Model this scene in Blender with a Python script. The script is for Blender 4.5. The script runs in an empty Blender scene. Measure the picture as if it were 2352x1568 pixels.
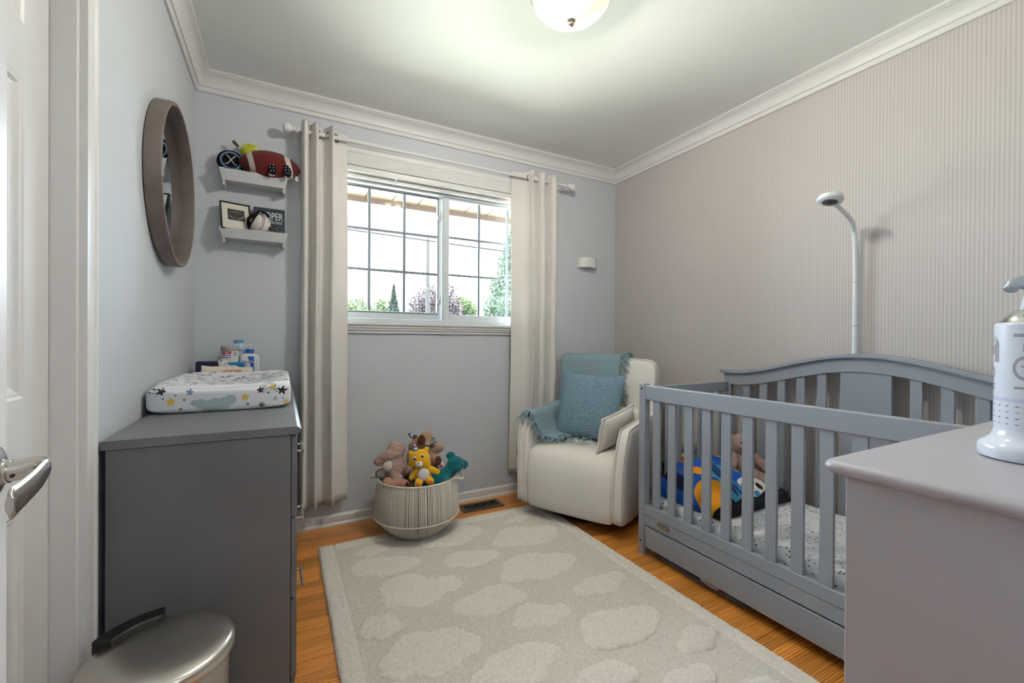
import bpy, bmesh, math, random
import numpy as np
from mathutils import Vector, Matrix, noise

random.seed(7)
rng = np.random.default_rng(7)
SC = bpy.context.scene
COL = SC.collection
PI = math.pi

# ------------------------------------------------------------------ camera
cam_d = bpy.data.cameras.new('camera')
cam = bpy.data.objects.new('camera', cam_d)
COL.objects.link(cam)
YAW, PITCH, ROLL, FPX = 0.4888, -0.0042, 0.0064, 992.16
_f = Vector((math.sin(YAW) * math.cos(PITCH), math.cos(YAW) * math.cos(PITCH), math.sin(PITCH)))
_r = Vector((math.cos(YAW), -math.sin(YAW), 0))
_u = _r.cross(_f)
_r2 = _r * math.cos(ROLL) + _u * math.sin(ROLL)
_u2 = -_r * math.sin(ROLL) + _u * math.cos(ROLL)
cam.matrix_world = Matrix(((_r2.x, _u2.x, -_f.x, 0.3972), (_r2.y, _u2.y, -_f.y, -2.7062),
                           (_r2.z, _u2.z, -_f.z, 1.0867), (0, 0, 0, 1)))
cam_d.sensor_width = 36
cam_d.lens = FPX / 2352 * 36
cam_d.clip_start = 0.01
cam_d.clip_end = 300
SC.camera = cam

# ------------------------------------------------------------------ sky, sun, exposure
SKY = 17.0
LAMP_W = 46.0
HALL_FILL_W = 22.0
SUN_E = 85.0
world = bpy.data.worlds.new('world')
SC.world = world
world.use_nodes = True
_bg = world.node_tree.nodes['Background']
_bg.inputs[0].default_value = (0.74, 0.87, 1.0, 1)
_bg.inputs[1].default_value = SKY
sun_d = bpy.data.lights.new('sun', 'SUN')
sun_d.energy = SUN_E
sun_d.angle = math.radians(1.5)
sun_d.color = (1.0, 0.93, 0.82)
sun = bpy.data.objects.new('sun', sun_d)
COL.objects.link(sun)
sun.rotation_euler = (Vector((-0.20, -0.42, -0.90))).to_track_quat('-Z', 'Y').to_euler()
sun.location = (3, 8, 12)
SC.view_settings.view_transform = 'Standard'
SC.view_settings.look = 'None'
SC.view_settings.gamma = 1
SC.view_settings.use_curve_mapping = False
SC.view_settings.exposure = 0.80
SC.cycles.max_bounces = 5
SC.cycles.diffuse_bounces = 4
SC.cycles.glossy_bounces = 3
SC.cycles.use_adaptive_sampling = False
SC.cycles.transparent_max_bounces = 6
SC.cycles.sample_clamp_indirect = 6
SC.cycles.caustics_reflective = False
SC.cycles.caustics_refractive = False
SC.cycles.use_denoising = True


# ------------------------------------------------------------------ helpers
def lin(c):
    if isinstance(c, str):
        c = c.lstrip('#')
        c = tuple(int(c[i:i + 2], 16) for i in (0, 2, 4))
    o = []
    for v in c[:3]:
        v = v / 255
        o.append(v / 12.92 if v <= 0.04045 else ((v + 0.055) / 1.055) ** 2.4)
    return tuple(o) + (1.0,)


MATS = {}


def mat(name, col=(128, 128, 128), rough=0.6, metal=0.0, bump=None, var=None, spec=0.5, transl=0.0, coat=0.0, attr=False,
        sheen=0.0):
    """Principled material; bump=(scale, strength, distance), var=(scale, amount) noise variation of the colour."""
    if name in MATS:
        return MATS[name]
    m = bpy.data.materials.new(name)
    MATS[name] = m
    m.use_nodes = True
    nt = m.node_tree
    N, L = nt.nodes, nt.links
    b = N['Principled BSDF']
    base = lin(col)
    b.inputs['Base Color'].default_value = base
    b.inputs['Roughness'].default_value = rough
    b.inputs['Metallic'].default_value = metal
    b.inputs['Specular IOR Level'].default_value = spec
    b.inputs['Coat Weight'].default_value = coat
    if sheen:
        b.inputs['Sheen Weight'].default_value = sheen
        b.inputs['Sheen Roughness'].default_value = 0.5
    m.diffuse_color = base
    tc = None
    if bump or var:
        tc = N.new('ShaderNodeTexCoord')
    csock = None
    if attr:
        a = N.new('ShaderNodeAttribute')
        a.attribute_name = 'Col'
        csock = a.outputs['Color']
    if var:
        n = N.new('ShaderNodeTexNoise')
        n.inputs['Scale'].default_value = var[0]
        n.inputs['Detail'].default_value = 5
        L.new(tc.outputs['Object'], n.inputs['Vector'])
        mx = N.new('ShaderNodeMix')
        mx.data_type = 'RGBA'
        mx.blend_type = 'MULTIPLY'
        mx.inputs[0].default_value = 1.0
        rp = N.new('ShaderNodeMapRange')
        rp.inputs['From Min'].default_value = 0.3
        rp.inputs['From Max'].default_value = 0.7
        rp.inputs['To Min'].default_value = 1 - var[1]
        rp.inputs['To Max'].default_value = 1 + var[1] * 0.6
        L.new(n.outputs['Fac'], rp.inputs['Value'])
        if csock:
            L.new(csock, mx.inputs[6])
        else:
            mx.inputs[6].default_value = base
        L.new(rp.outputs['Result'], mx.inputs[7])
        csock = mx.outputs[2]
    if csock:
        L.new(csock, b.inputs['Base Color'])
    if bump:
        n = N.new('ShaderNodeTexNoise')
        n.inputs['Scale'].default_value = bump[0]
        n.inputs['Detail'].default_value = 4
        L.new(tc.outputs['Object'], n.inputs['Vector'])
        bp = N.new('ShaderNodeBump')
        bp.inputs['Strength'].default_value = bump[1]
        bp.inputs['Distance'].default_value = bump[2] if len(bump) > 2 else 0.002
        L.new(n.outputs['Fac'], bp.inputs['Height'])
        L.new(bp.outputs['Normal'], b.inputs['Normal'])
    if transl:
        out = N['Material Output']
        t = N.new('ShaderNodeBsdfTranslucent')
        t.inputs['Color'].default_value = base
        ms = N.new('ShaderNodeMixShader')
        ms.inputs[0].default_value = transl
        L.new(b.outputs[0], ms.inputs[1])
        L.new(t.outputs[0], ms.inputs[2])
        L.new(ms.outputs[0], out.inputs['Surface'])
        if csock:
            L.new(csock, t.inputs['Color'])
    return m


def link(o, parent=None):
    COL.objects.link(o)
    if parent is not None:
        o.parent = parent
    return o


def tag(o, label=None, cat=None, group=None, kind=None):
    if label:
        o['label'] = label
    if cat:
        o['category'] = cat
    if group:
        o['group'] = group
    if kind:
        o['kind'] = kind
    return o


def thing(name, label, cat, loc=(0, 0, 0), rotz=0.0, group=None):
    o = bpy.data.objects.new(name, None)
    o.empty_display_size = 0.05
    COL.objects.link(o)
    o.location = loc
    o.rotation_euler = (0, 0, rotz)
    return tag(o, label, cat, group)


def dup(o, parent=None):
    c = o.copy()
    COL.objects.link(c)
    if parent is not None:
        c.parent = parent
    for ch in o.children:
        dup(ch, c)
    return c


class MB:
    def __init__(s):
        s.v, s.f = [], []

    def add(s, vs, fs):
        n = len(s.v)
        s.v += [tuple(p) for p in vs]
        s.f += [tuple(i + n for i in f) for f in fs]
        return s

    def box(s, x0, x1, y0, y1, z0, z1, M=None):
        vs = [Vector((x, y, z)) for x in (x0, x1) for y in (y0, y1) for z in (z0, z1)]
        if M is not None:
            vs = [M @ p for p in vs]
        return s.add(vs, [(0, 1, 3, 2), (4, 6, 7, 5), (0, 4, 5, 1), (2, 3, 7, 6), (0, 2, 6, 4), (1, 5, 7, 3)])

    def prism(s, poly, axis, a, b, M=None):
        """poly of 2-D points extruded along axis 0/1/2 from a to b."""
        def P(p, t):
            q = {0: (t, p[0], p[1]), 1: (p[0], t, p[1]), 2: (p[0], p[1], t)}[axis]
            q = Vector(q)
            return M @ q if M is not None else q
        n = len(poly)
        vs = [P(p, a) for p in poly] + [P(p, b) for p in poly]
        fs = [tuple(range(n)), tuple(range(2 * n - 1, n - 1, -1))]
        fs += [(i, i + n, (i + 1) % n + n, (i + 1) % n) for i in range(n)]
        return s.add(vs, fs)

    def lathe(s, prof, n=32, c=(0, 0, 0), M=None, closed=False):
        """prof [(r, z)] turned about z."""
        vs, fs = [], []
        for r, z in prof:
            for k in range(n):
                a = 2 * PI * k / n
                q = Vector((r * math.cos(a), r * math.sin(a), z))
                if M is not None:
                    q = M @ q
                vs.append(q + Vector(c))
        m = len(prof)
        rng_ = range(m) if closed else range(m - 1)
        for i in rng_:
            j = (i + 1) % m
            for k in range(n):
                l = (k + 1) % n
                fs.append((i * n + k, i * n + l, j * n + l, j * n + k))
        if not closed:
            if prof[0][0] > 1e-6:
                fs.append(tuple(range(n - 1, -1, -1)))
            if prof[-1][0] > 1e-6:
                fs.append(tuple((m - 1) * n + k for k in range(n)))
        return s.add(vs, fs)

    def tube(s, pts, r, n=10, closed=False, flat=1.0):
        pts = [Vector(p) for p in pts]
        m = len(pts)
        rad = r if isinstance(r, (list, tuple)) else [r] * m
        up = None
        vs, fs = [], []
        for i, p in enumerate(pts):
            if closed:
                t = pts[(i + 1) % m] - pts[i - 1]
            else:
                t = pts[min(i + 1, m - 1)] - pts[max(i - 1, 0)]
            if t.length < 1e-9:
                t = Vector((0, 0, 1))
            t.normalize()
            if up is None:
                up = Vector((0, 0, 1)) if abs(t.z) < 0.9 else Vector((1, 0, 0))
            x = up - t * up.dot(t)
            if x.length < 1e-6:
                x = Vector((1, 0, 0)) - t * t.x
            x.normalize()
            up = x
            y = t.cross(x)
            for k in range(n):
                a = 2 * PI * k / n
                vs.append(p + (x * math.cos(a) * flat + y * math.sin(a)) * rad[i])
        for i in range(m if closed else m - 1):
            j = (i + 1) % m
            for k in range(n):
                l = (k + 1) % n
                fs.append((i * n + k, i * n + l, j * n + l, j * n + k))
        if not closed:
            fs.append(tuple(range(n - 1, -1, -1)))
            fs.append(tuple((m - 1) * n + k for k in range(n)))
        return s.add(vs, fs)

    def ell(s, c, r, M=None, nu=20, nv=12):
        if not hasattr(r, '__len__'):
            r = (r, r, r)
        vs, fs = [], []
        c = Vector(c)

        def put(x, y, z):
            q = Vector((x * r[0], y * r[1], z * r[2]))
            vs.append((M @ q if M is not None else q) + c)
        put(0, 0, -1)
        for j in range(1, nv):
            t = -PI / 2 + PI * j / nv
            for k in range(nu):
                a = 2 * PI * k / nu
                put(math.cos(t) * math.cos(a), math.cos(t) * math.sin(a), math.sin(t))
        put(0, 0, 1)
        for k in range(nu):
            l = (k + 1) % nu
            fs.append((0, 1 + l, 1 + k))
            for j in range(nv - 2):
                b = 1 + j * nu
                fs.append((b + k, b + l, b + nu + l, b + nu + k))
            b = 1 + (nv - 2) * nu
            fs.append((b + k, b + l, len(vs) - 1))
        return s.add(vs, fs)

    def grid(s, fn, nu, nv, wrapu=False):
        vs = [fn(i / (nu if wrapu else nu - 1), j / (nv - 1)) for j in range(nv) for i in range(nu)]
        fs = []
        for j in range(nv - 1):
            for i in range(nu if wrapu else nu - 1):
                k = (i + 1) % nu
                fs.append((j * nu + i, j * nu + k, (j + 1) * nu + k, (j + 1) * nu + i))
        return s.add(vs, fs)

    def mesh(s, name, smooth=30):
        me = bpy.data.meshes.new(name)
        me.from_pydata([tuple(p) for p in s.v], [], s.f)
        me.update()
        bm = bmesh.new()
        bm.from_mesh(me)
        bmesh.ops.recalc_face_normals(bm, faces=bm.faces)
        bm.to_mesh(me)
        bm.free()
        if smooth:
            me.shade_smooth()
            if smooth < 180:
                me.set_sharp_from_angle(angle=math.radians(smooth))
        return me

    def build(s, name, m, parent=None, smooth=30, bevel=0, seg=2, sub=0, solid=0, loc=None, rot=None):
        me = s.mesh(name, smooth)
        o = bpy.data.objects.new(name, me)
        if m is not None:
            me.materials.append(m)
        link(o, parent)
        if solid:
            q = o.modifiers.new('solid', 'SOLIDIFY')
            q.thickness = solid
            q.offset = 0
        if bevel:
            q = o.modifiers.new('bevel', 'BEVEL')
            q.width = bevel
            q.segments = seg
            q.limit_method = 'ANGLE'
            q.angle_limit = math.radians(35)
            q.harden_normals = False
            me.shade_smooth()
            me.set_sharp_from_angle(angle=math.radians(60))
        if sub:
            q = o.modifiers.new('sub', 'SUBSURF')
            q.levels = sub
            q.render_levels = sub
        if loc is not None:
            o.location = loc
        if rot is not None:
            o.rotation_euler = rot
        return o


def paint(o, fn):
    """per-vertex colour attribute 'Col' from fn(co array) -> linear rgb array."""
    me = o.data
    n = len(me.vertices)
    co = np.empty(n * 3)
    me.vertices.foreach_get('co', co)
    c = fn(co.reshape(-1, 3))
    out = np.ones((n, 4))
    out[:, :3] = c
    a = me.color_attributes.new('Col', 'FLOAT_COLOR', 'POINT')
    a.data.foreach_set('color', out.ravel())
    return o


_tex = {}


def fur_tex(size):
    if size not in _tex:
        t = bpy.data.textures.new('fur', 'CLOUDS')
        t.noise_scale = size
        t.noise_depth = 2
        _tex[size] = t
    return _tex[size]


def blob(name, prims, m, parent=None, voxel=0.006, smooth=6, fur=0.0, fsize=0.008):
    """one continuous soft body grown from overlapping balls ('s', c, r) and tapered limbs ('c', p0, p1, r0, r1)."""
    mb = MB()
    for p in prims:
        if p[0] == 's':
            mb.ell(p[1], p[2], p[3] if len(p) > 3 else None, 20, 12)
        else:
            a, b = Vector(p[1]), Vector(p[2])
            mb.tube([a, a.lerp(b, .5), b], [p[3], (p[3] + p[4]) / 2, p[4]], 14)
            mb.ell(a, p[3], None, 14, 8)
            mb.ell(b, p[4], None, 14, 8)
    o = mb.build(name, m, parent, smooth=180)
    q = o.modifiers.new('remesh', 'REMESH')
    q.mode = 'VOXEL'
    q.voxel_size = voxel
    q.use_smooth_shade = True
    if smooth:
        q = o.modifiers.new('smooth', 'SMOOTH')
        q.factor = 0.5
        q.iterations = smooth
    if fur:
        q = o.modifiers.new('fur', 'DISPLACE')
        q.texture = fur_tex(fsize)
        q.texture_coords = 'LOCAL'
        q.strength = fur
        q.mid_level = 0.4
    return o


def rotm(x=0, y=0, z=0):
    return (Matrix.Rotation(z, 4, 'Z') @ Matrix.Rotation(y, 4, 'Y') @ Matrix.Rotation(x, 4, 'X'))


def text(name, s, size, m, parent, loc, rot=(PI / 2, 0, 0), ext=0.0006, sx=1.0, shear=0.0, align='CENTER', bold=0.0):
    cu = bpy.data.curves.new(name, 'FONT')
    cu.body = s
    cu.size = size
    cu.extrude = ext
    cu.offset = bold
    cu.shear = shear
    cu.align_x = align
    cu.align_y = 'CENTER'
    cu.resolution_u = 3
    cu.materials.append(m)
    tmp = bpy.data.objects.new(name, cu)
    me = bpy.data.meshes.new_from_object(tmp)
    me.name = name
    bpy.data.objects.remove(tmp)
    o = bpy.data.objects.new(name, me)
    link(o, parent)
    o.location = loc
    o.rotation_euler = rot
    o.scale = (sx, 1, 1)
    return o


def arcpts(p0, p1, p2, n=12):
    """quadratic bezier"""
    a, b, c = Vector(p0), Vector(p1), Vector(p2)
    return [a * (1 - t) ** 2 + b * 2 * t * (1 - t) + c * t * t for t in [i / n for i in range(n + 1)]]


def smoothpath(pts, n=6):
    """Catmull-Rom through the points"""
    P = [Vector(p) for p in pts]
    P = [2 * P[0] - P[1]] + P + [2 * P[-1] - P[-2]]
    out = []
    for i in range(1, len(P) - 2):
        for k in range(n):
            t = k / n
            a, b, c, d = P[i - 1:i + 3]
            out.append(0.5 * ((2 * b) + (c - a) * t + (2 * a - 5 * b + 4 * c - d) * t * t + (-a + 3 * b - 3 * c + d) * t ** 3))
    out.append(P[-2])
    return out


# ------------------------------------------------------------------ materials with nodes of their own
def stripe_mat():
    m = bpy.data.materials.new('striped_wallpaper')
    m.use_nodes = True
    N, L = m.node_tree.nodes, m.node_tree.links
    b = N['Principled BSDF']
    tc = N.new('ShaderNodeTexCoord')
    sp = N.new('ShaderNodeSeparateXYZ')
    L.new(tc.outputs['Object'], sp.inputs[0])
    mu = N.new('ShaderNodeMath'); mu.operation = 'MULTIPLY'; mu.inputs[1].default_value = 2 * PI / 0.0128
    L.new(sp.outputs['Y'], mu.inputs[0])
    sn = N.new('ShaderNodeMath'); sn.operation = 'SINE'
    L.new(mu.outputs[0], sn.inputs[0])
    mr = N.new('ShaderNodeMapRange')
    mr.inputs['From Min'].default_value = -0.45
    mr.inputs['From Max'].default_value = 0.45
    L.new(sn.outputs[0], mr.inputs['Value'])
    mx = N.new('ShaderNodeMix'); mx.data_type = 'RGBA'
    mx.inputs[6].default_value = lin((188, 180, 177))
    mx.inputs[7].default_value = lin((200, 194, 192))
    L.new(mr.outputs[0], mx.inputs[0])
    L.new(mx.outputs[2], b.inputs['Base Color'])
    b.inputs['Roughness'].default_value = 0.7
    return m


def oak_mat():
    m = bpy.data.materials.new('oak_boards')
    m.use_nodes = True
    N, L = m.node_tree.nodes, m.node_tree.links
    b = N['Principled BSDF']
    geo = N.new('ShaderNodeNewGeometry')
    oi = N.new('ShaderNodeObjectInfo')
    mp = N.new('ShaderNodeMapping')
    mp.inputs['Scale'].default_value = (1.6, 26, 26)
    ad = N.new('ShaderNodeVectorMath'); ad.operation = 'ADD'
    cm = N.new('ShaderNodeCombineXYZ')
    ml = N.new('ShaderNodeMath'); ml.operation = 'MULTIPLY'; ml.inputs[1].default_value = 37.0
    L.new(oi.outputs['Random'], ml.inputs[0])
    L.new(ml.outputs[0], cm.inputs[0]); L.new(ml.outputs[0], cm.inputs[1])
    L.new(geo.outputs['Position'], ad.inputs[0]); L.new(cm.outputs[0], ad.inputs[1])
    L.new(ad.outputs[0], mp.inputs['Vector'])
    n1 = N.new('ShaderNodeTexNoise'); n1.inputs['Scale'].default_value = 2.2; n1.inputs['Detail'].default_value = 6
    n1.inputs['Distortion'].default_value = 1.2
    L.new(mp.outputs[0], n1.inputs['Vector'])
    wv = N.new('ShaderNodeTexWave'); wv.wave_type = 'BANDS'; wv.bands_direction = 'Y'
    wv.inputs['Scale'].default_value = 1.4; wv.inputs['Distortion'].default_value = 7
    wv.inputs['Detail'].default_value = 3; wv.inputs['Detail Scale'].default_value = 1.2
    L.new(mp.outputs[0], wv.inputs['Vector'])
    av = N.new('ShaderNodeMath'); av.operation = 'MULTIPLY_ADD'; av.inputs[1].default_value = 0.45
    L.new(wv.outputs['Fac'], av.inputs[0]); 
    h = N.new('ShaderNodeMath'); h.operation = 'MULTIPLY'; h.inputs[1].default_value = 0.6
    L.new(n1.outputs['Fac'], h.inputs[0]); L.new(h.outputs[0], av.inputs[2])
    cr = N.new('ShaderNodeValToRGB')
    cr.color_ramp.elements[0].position = 0.2
    cr.color_ramp.elements[0].color = lin((188, 106, 46))
    cr.color_ramp.elements[1].position = 0.75
    cr.color_ramp.elements[1].color = lin((248, 176, 100))
    L.new(av.outputs[0], cr.inputs[0])
    hs = N.new('ShaderNodeHueSaturation')
    mr = N.new('ShaderNodeMapRange')
    mr.inputs['To Min'].default_value = 0.72; mr.inputs['To Max'].default_value = 1.15
    L.new(oi.outputs['Random'], mr.inputs['Value']); L.new(mr.outputs[0], hs.inputs['Value'])
    hs.inputs['Saturation'].default_value = 1.05
    L.new(cr.outputs[0], hs.inputs['Color'])
    L.new(hs.outputs[0], b.inputs['Base Color'])
    b.inputs['Roughness'].default_value = 0.34
    b.inputs['Coat Weight'].default_value = 0.25
    b.inputs['Coat Roughness'].default_value = 0.25
    return m


def brushed_mat(name, col, rough=0.3, stretch=(2, 2, 220), aniso=0.5):
    m = bpy.data.materials.new(name)
    m.use_nodes = True
    N, L = m.node_tree.nodes, m.node_tree.links
    b = N['Principled BSDF']
    b.inputs['Base Color'].default_value = lin(col)
    b.inputs['Metallic'].default_value = 1
    b.inputs['Roughness'].default_value = rough
    b.inputs['Anisotropic'].default_value = aniso
    tc = N.new('ShaderNodeTexCoord')
    mp = N.new('ShaderNodeMapping'); mp.inputs['Scale'].default_value = stretch
    n = N.new('ShaderNodeTexNoise'); n.inputs['Scale'].default_value = 3; n.inputs['Detail'].default_value = 4
    L.new(tc.outputs['Object'], mp.inputs[0]); L.new(mp.outputs[0], n.inputs['Vector'])
    bp = N.new('ShaderNodeBump'); bp.inputs['Strength'].default_value = 0.12; bp.inputs['Distance'].default_value = 0.001
    L.new(n.outputs['Fac'], bp.inputs['Height']); L.new(bp.outputs[0], b.inputs['Normal'])
    return m


def weave_mat(name, col, col2, sc=900, transl=0.0, rough=0.85, stretch=(1, 1, 1), bumps=0.35):
    """woven cloth: two tones mixed by fine stretched noise"""
    m = bpy.data.materials.new(name)
    m.use_nodes = True
    N, L = m.node_tree.nodes, m.node_tree.links
    b = N['Principled BSDF']
    tc = N.new('ShaderNodeTexCoord')
    mp = N.new('ShaderNodeMapping'); mp.inputs['Scale'].default_value = stretch
    n = N.new('ShaderNodeTexNoise'); n.inputs['Scale'].default_value = sc; n.inputs['Detail'].default_value = 2
    L.new(tc.outputs['Object'], mp.inputs[0]); L.new(mp.outputs[0], n.inputs['Vector'])
    cr = N.new('ShaderNodeValToRGB')
    cr.color_ramp.elements[0].position = 0.36; cr.color_ramp.elements[0].color = lin(col)
    cr.color_ramp.elements[1].position = 0.62; cr.color_ramp.elements[1].color = lin(col2)
    L.new(n.outputs['Fac'], cr.inputs[0])
    L.new(cr.outputs[0], b.inputs['Base Color'])
    b.inputs['Roughness'].default_value = rough
    b.inputs['Specular IOR Level'].default_value = 0.2
    bp = N.new('ShaderNodeBump'); bp.inputs['Strength'].default_value = bumps; bp.inputs['Distance'].default_value = 0.001
    L.new(n.outputs['Fac'], bp.inputs['Height']); L.new(bp.outputs[0], b.inputs['Normal'])
    if transl:
        t = N.new('ShaderNodeBsdfTranslucent')
        L.new(cr.outputs[0], t.inputs['Color'])
        ms = N.new('ShaderNodeMixShader'); ms.inputs[0].default_value = transl
        L.new(b.outputs[0], ms.inputs[1]); L.new(t.outputs[0], ms.inputs[2])
        L.new(ms.outputs[0], N['Material Output'].inputs['Surface'])
    return m


def glass_mat(name, tint=(0.97, 0.985, 0.98), gloss=0.06):
    m = bpy.data.materials.new(name)
    m.use_nodes = True
    N, L = m.node_tree.nodes, m.node_tree.links
    N.remove(N['Principled BSDF'])
    t = N.new('ShaderNodeBsdfTransparent'); t.inputs[0].default_value = tint + (1,)
    g = N.new('ShaderNodeBsdfGlossy'); g.inputs['Roughness'].default_value = 0.02
    ms = N.new('ShaderNodeMixShader')
    fr = N.new('ShaderNodeFresnel'); fr.inputs[0].default_value = 1.45
    ml = N.new('ShaderNodeMath'); ml.operation = 'MULTIPLY'; ml.inputs[1].default_value = gloss / 0.04 * 0.6
    L.new(fr.outputs[0], ml.inputs[0]); L.new(ml.outputs[0], ms.inputs[0])
    L.new(t.outputs[0], ms.inputs[1]); L.new(g.outputs[0], ms.inputs[2])
    L.new(ms.outputs[0], N['Material Output'].inputs['Surface'])
    return m


M_wall = mat('grey_wall_paint', (202, 205, 211), 0.55, bump=(220, 0.05, 0.001))
M_ceil = mat('ceiling_paint', (248, 249, 247), 0.8, bump=(180, 0.06, 0.001))
M_trim = mat('white_trim_paint', (226, 225, 224), 0.35)
M_stripe = stripe_mat()
M_oak = oak_mat()
M_gap = mat('floor_gap', (48, 26, 12), 0.9)
M_vinyl = mat('white_vinyl', (214, 220, 224), 0.3)
M_glass = glass_mat('window_glass')
M_steel = brushed_mat('brushed_steel', (176, 170, 162), 0.28)
M_nickel = mat('satin_nickel', (190, 186, 180), 0.22, metal=1)
M_chrome = mat('chrome', (210, 210, 212), 0.12, metal=1)
M_black = mat('black_plastic', (14, 14, 16), 0.4)
# ------------------------------------------------------------------ the room
RW, RD, RH = 2.778, 2.76, 2.44          # width, depth, ceiling height; window wall at y = 0
OX0, OX1, OZ0, OZ1 = 0.60, 2.10, 1.185, 2.045   # window opening


def struct(o, label=None):
    o['kind'] = 'structure'
    if label:
        o['label'] = label
    return o


# floor: sub-floor plus every board
fl = struct(MB().box(-0.30, RW + 0.1, -4.3, 0.14, -0.06, -0.006).build('floor', M_gap, smooth=0), 'orange oak strip floor')
pm = MB()
_h = 0.0575
_ch = 0.0012
pv = [(x, y, z) for x in (-.5, .5) for (y, z) in ((-.5 * _h, -.006), (.5 * _h, -.006), (.5 * _h - .0002, -.0016), (.5 * _h - _ch, 0), (-.5 * _h + _ch, 0), (-.5 * _h + .0002, -.0016))]
pm.add(pv, [(5, 4, 3, 2, 1, 0), (6, 7, 8, 9, 10, 11)] + [(i, (i + 1) % 6, (i + 1) % 6 + 6, i + 6) for i in range(6)])
plank_me = pm.mesh('plank', 0)
plank_me.materials.append(M_oak)
y = -_h / 2
row = 0
while y > -RD - 0.04:
    x = 0.0 - random.uniform(0.0, 0.5)
    while x < RW:
        ln = random.uniform(0.55, 1.15)
        a, b = max(x, 0.0), min(x + ln, RW)
        if b - a > 0.04:
            o = bpy.data.objects.new('plank', plank_me)
            link(o, fl)
            o.location = ((a + b) / 2, y, 0)
            o.scale = (b - a - 0.0012, 1, 1)
        x += ln
    y -= _h + 0.0006
    row += 1

struct(MB().box(-0.30, RW + 0.1, -4.3, 0.14, RH, RH + 0.08).build('ceiling', M_ceil, smooth=0), 'pale plain ceiling')
# window wall with its opening
w = MB()
w.box(-0.10, OX0, 0, 0.14, 0, RH).box(OX1, RW + 0.10, 0, 0.14, 0, RH).box(OX0, OX1, 0, 0.14, 0, OZ0).box(OX0, OX1, 0, 0.14, OZ1, RH)
struct(w.build('wall_back', M_wall, smooth=0), 'pale grey window wall')
struct(MB().box(RW, RW + 0.10, -RD, 0, 0, RH).build('wall_right', M_stripe, smooth=0), 'wall papered in fine beige stripes')
# left wall with the closet door opening
DY0, DY1, DH = -2.20, -1.413, 2.04
w = MB()
w.box(-0.12, 0, DY1, 0, 0, RH).box(-0.12, 0, -RD - .1, DY0, 0, RH).box(-0.12, 0, DY0, DY1, DH, RH)
struct(w.build('wall_left', M_wall, smooth=0), 'pale grey wall behind the mirror')
struct(MB().box(-0.30, -0.22, -RD - .1, DY1 + .1, 0, RH).build('wall_closet', M_wall, smooth=0))
# rear wall, behind the camera, with the doorway to the hall
RX0, RX1 = 0.10, 0.90
w = MB()
w.box(-0.12, RX0, -RD - .1, -RD, 0, RH).box(RX1, RW + .1, -RD - .1, -RD, 0, RH).box(RX0, RX1, -RD - .1, -RD, DH, RH)
struct(w.build('wall_rear', M_wall, smooth=0))
w = MB()
w.box(-.30, RW + .1, -4.3, -4.2, 0, RH).box(-.30, -.2, -4.2, -RD - .1, 0, RH).box(RW, RW + .1, -4.2, -RD - .1, 0, RH)
struct(w.build('wall_hall', M_wall, smooth=0))


def crown(n, name, ax, at, a, b, ia, ib, sgn):
    """moulding along axis ax ('x' or 'y'), wall at `at`, mitred at both ends; sgn points into the room"""
    prof = [(0, 2.345), (.010, 2.345), (.013, 2.349), (.013, 2.366), (.017, 2.369), (.022, 2.369), (.024, 2.374), (.026, 2.380), (.030, 2.390),
            (.036, 2.401), (.044, 2.411), (.053, 2.418), (.060, 2.421), (.062, 2.425), (.066, 2.425), (.070, 2.428), (.070, 2.4398), (0, 2.4398)]
    vs, fs = [], []
    m = len(prof)
    for t, inn in ((a, ia), (b, ib)):
        for d, z in prof:
            q = t + inn * d
            vs.append((q, at + sgn * d, z) if ax == 'x' else (at + sgn * d, q, z))
    fs = [tuple(range(m)), tuple(range(2 * m - 1, m - 1, -1))] + [(i, (i + 1) % m, (i + 1) % m + m, i + m) for i in range(m)]
    struct(MB().add(vs, fs).build(name, M_trim, smooth=0), 'white crown moulding')


crown(1, 'trim_1', 'x', 0, 0, RW, 1, -1, -1)
crown(2, 'trim_2', 'y', RW, -RD, 0, 1, -1, -1)
crown(3, 'trim_3', 'y', 0, -RD, 0, 1, -1, 1)
crown(4, 'trim_4', 'x', -RD, 0, RW, 1, -1, 1)


def base(name, poly_axis, M):
    prof = [(0, 0), (.020, 0), (.020, .010), (.014, .018), (.012, .018), (.012, .054), (.007, .060), (.004, .066), (0, .066)]
    mb = MB()
    mb.prism(prof, 0, *poly_axis, M=M)
    struct(mb.build(name, M_trim, smooth=25), 'low white baseboard')


base('baseboard_back', (0.0, RW), Matrix.Scale(-1, 4, (0, 1, 0)))
base('baseboard_right', (-RD, -0.02), Matrix(((0, -1, 0, RW), (1, 0, 0, 0), (0, 0, 1, 0), (0, 0, 0, 1))))
base('baseboard_left', (-1.33, -0.02), Matrix(((0, 1, 0, 0), (1, 0, 0, 0), (0, 0, 1, 0), (0, 0, 0, 1))))

# closet doorway: jambs, stops and casing
w = MB()
w.box(-.12, .002, DY1 - .018, DY1 + .001, 0, DH)
w.box(-.12, .002, DY0, DY0 + .018, 0, DH)
w.box(-.12, .002, DY0, DY1, DH - .018, DH)
struct(w.build('trim_5', M_trim, smooth=0, bevel=.001), 'white painted door jamb')
cas = [(0, 0), (.016, 0), (.017, .004), (.017, .022), (.013, .027), (.013, .050), (.016, .055), (.016, .066), (.012, .070), (0, .070)]
w = MB()
w.prism([(d, DY1 - .006 + t) for d, t in cas], 2, 0, DH + .06)
w.prism([(d, DY0 + .006 - t) for d, t in cas], 2, 0, DH + .06)
w.box(0, .016, DY0 - .06, DY1 + .064, DH - .008, DH + .062)
struct(w.build('trim_6', M_trim, smooth=25), 'white door casing beside the dresser')


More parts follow.
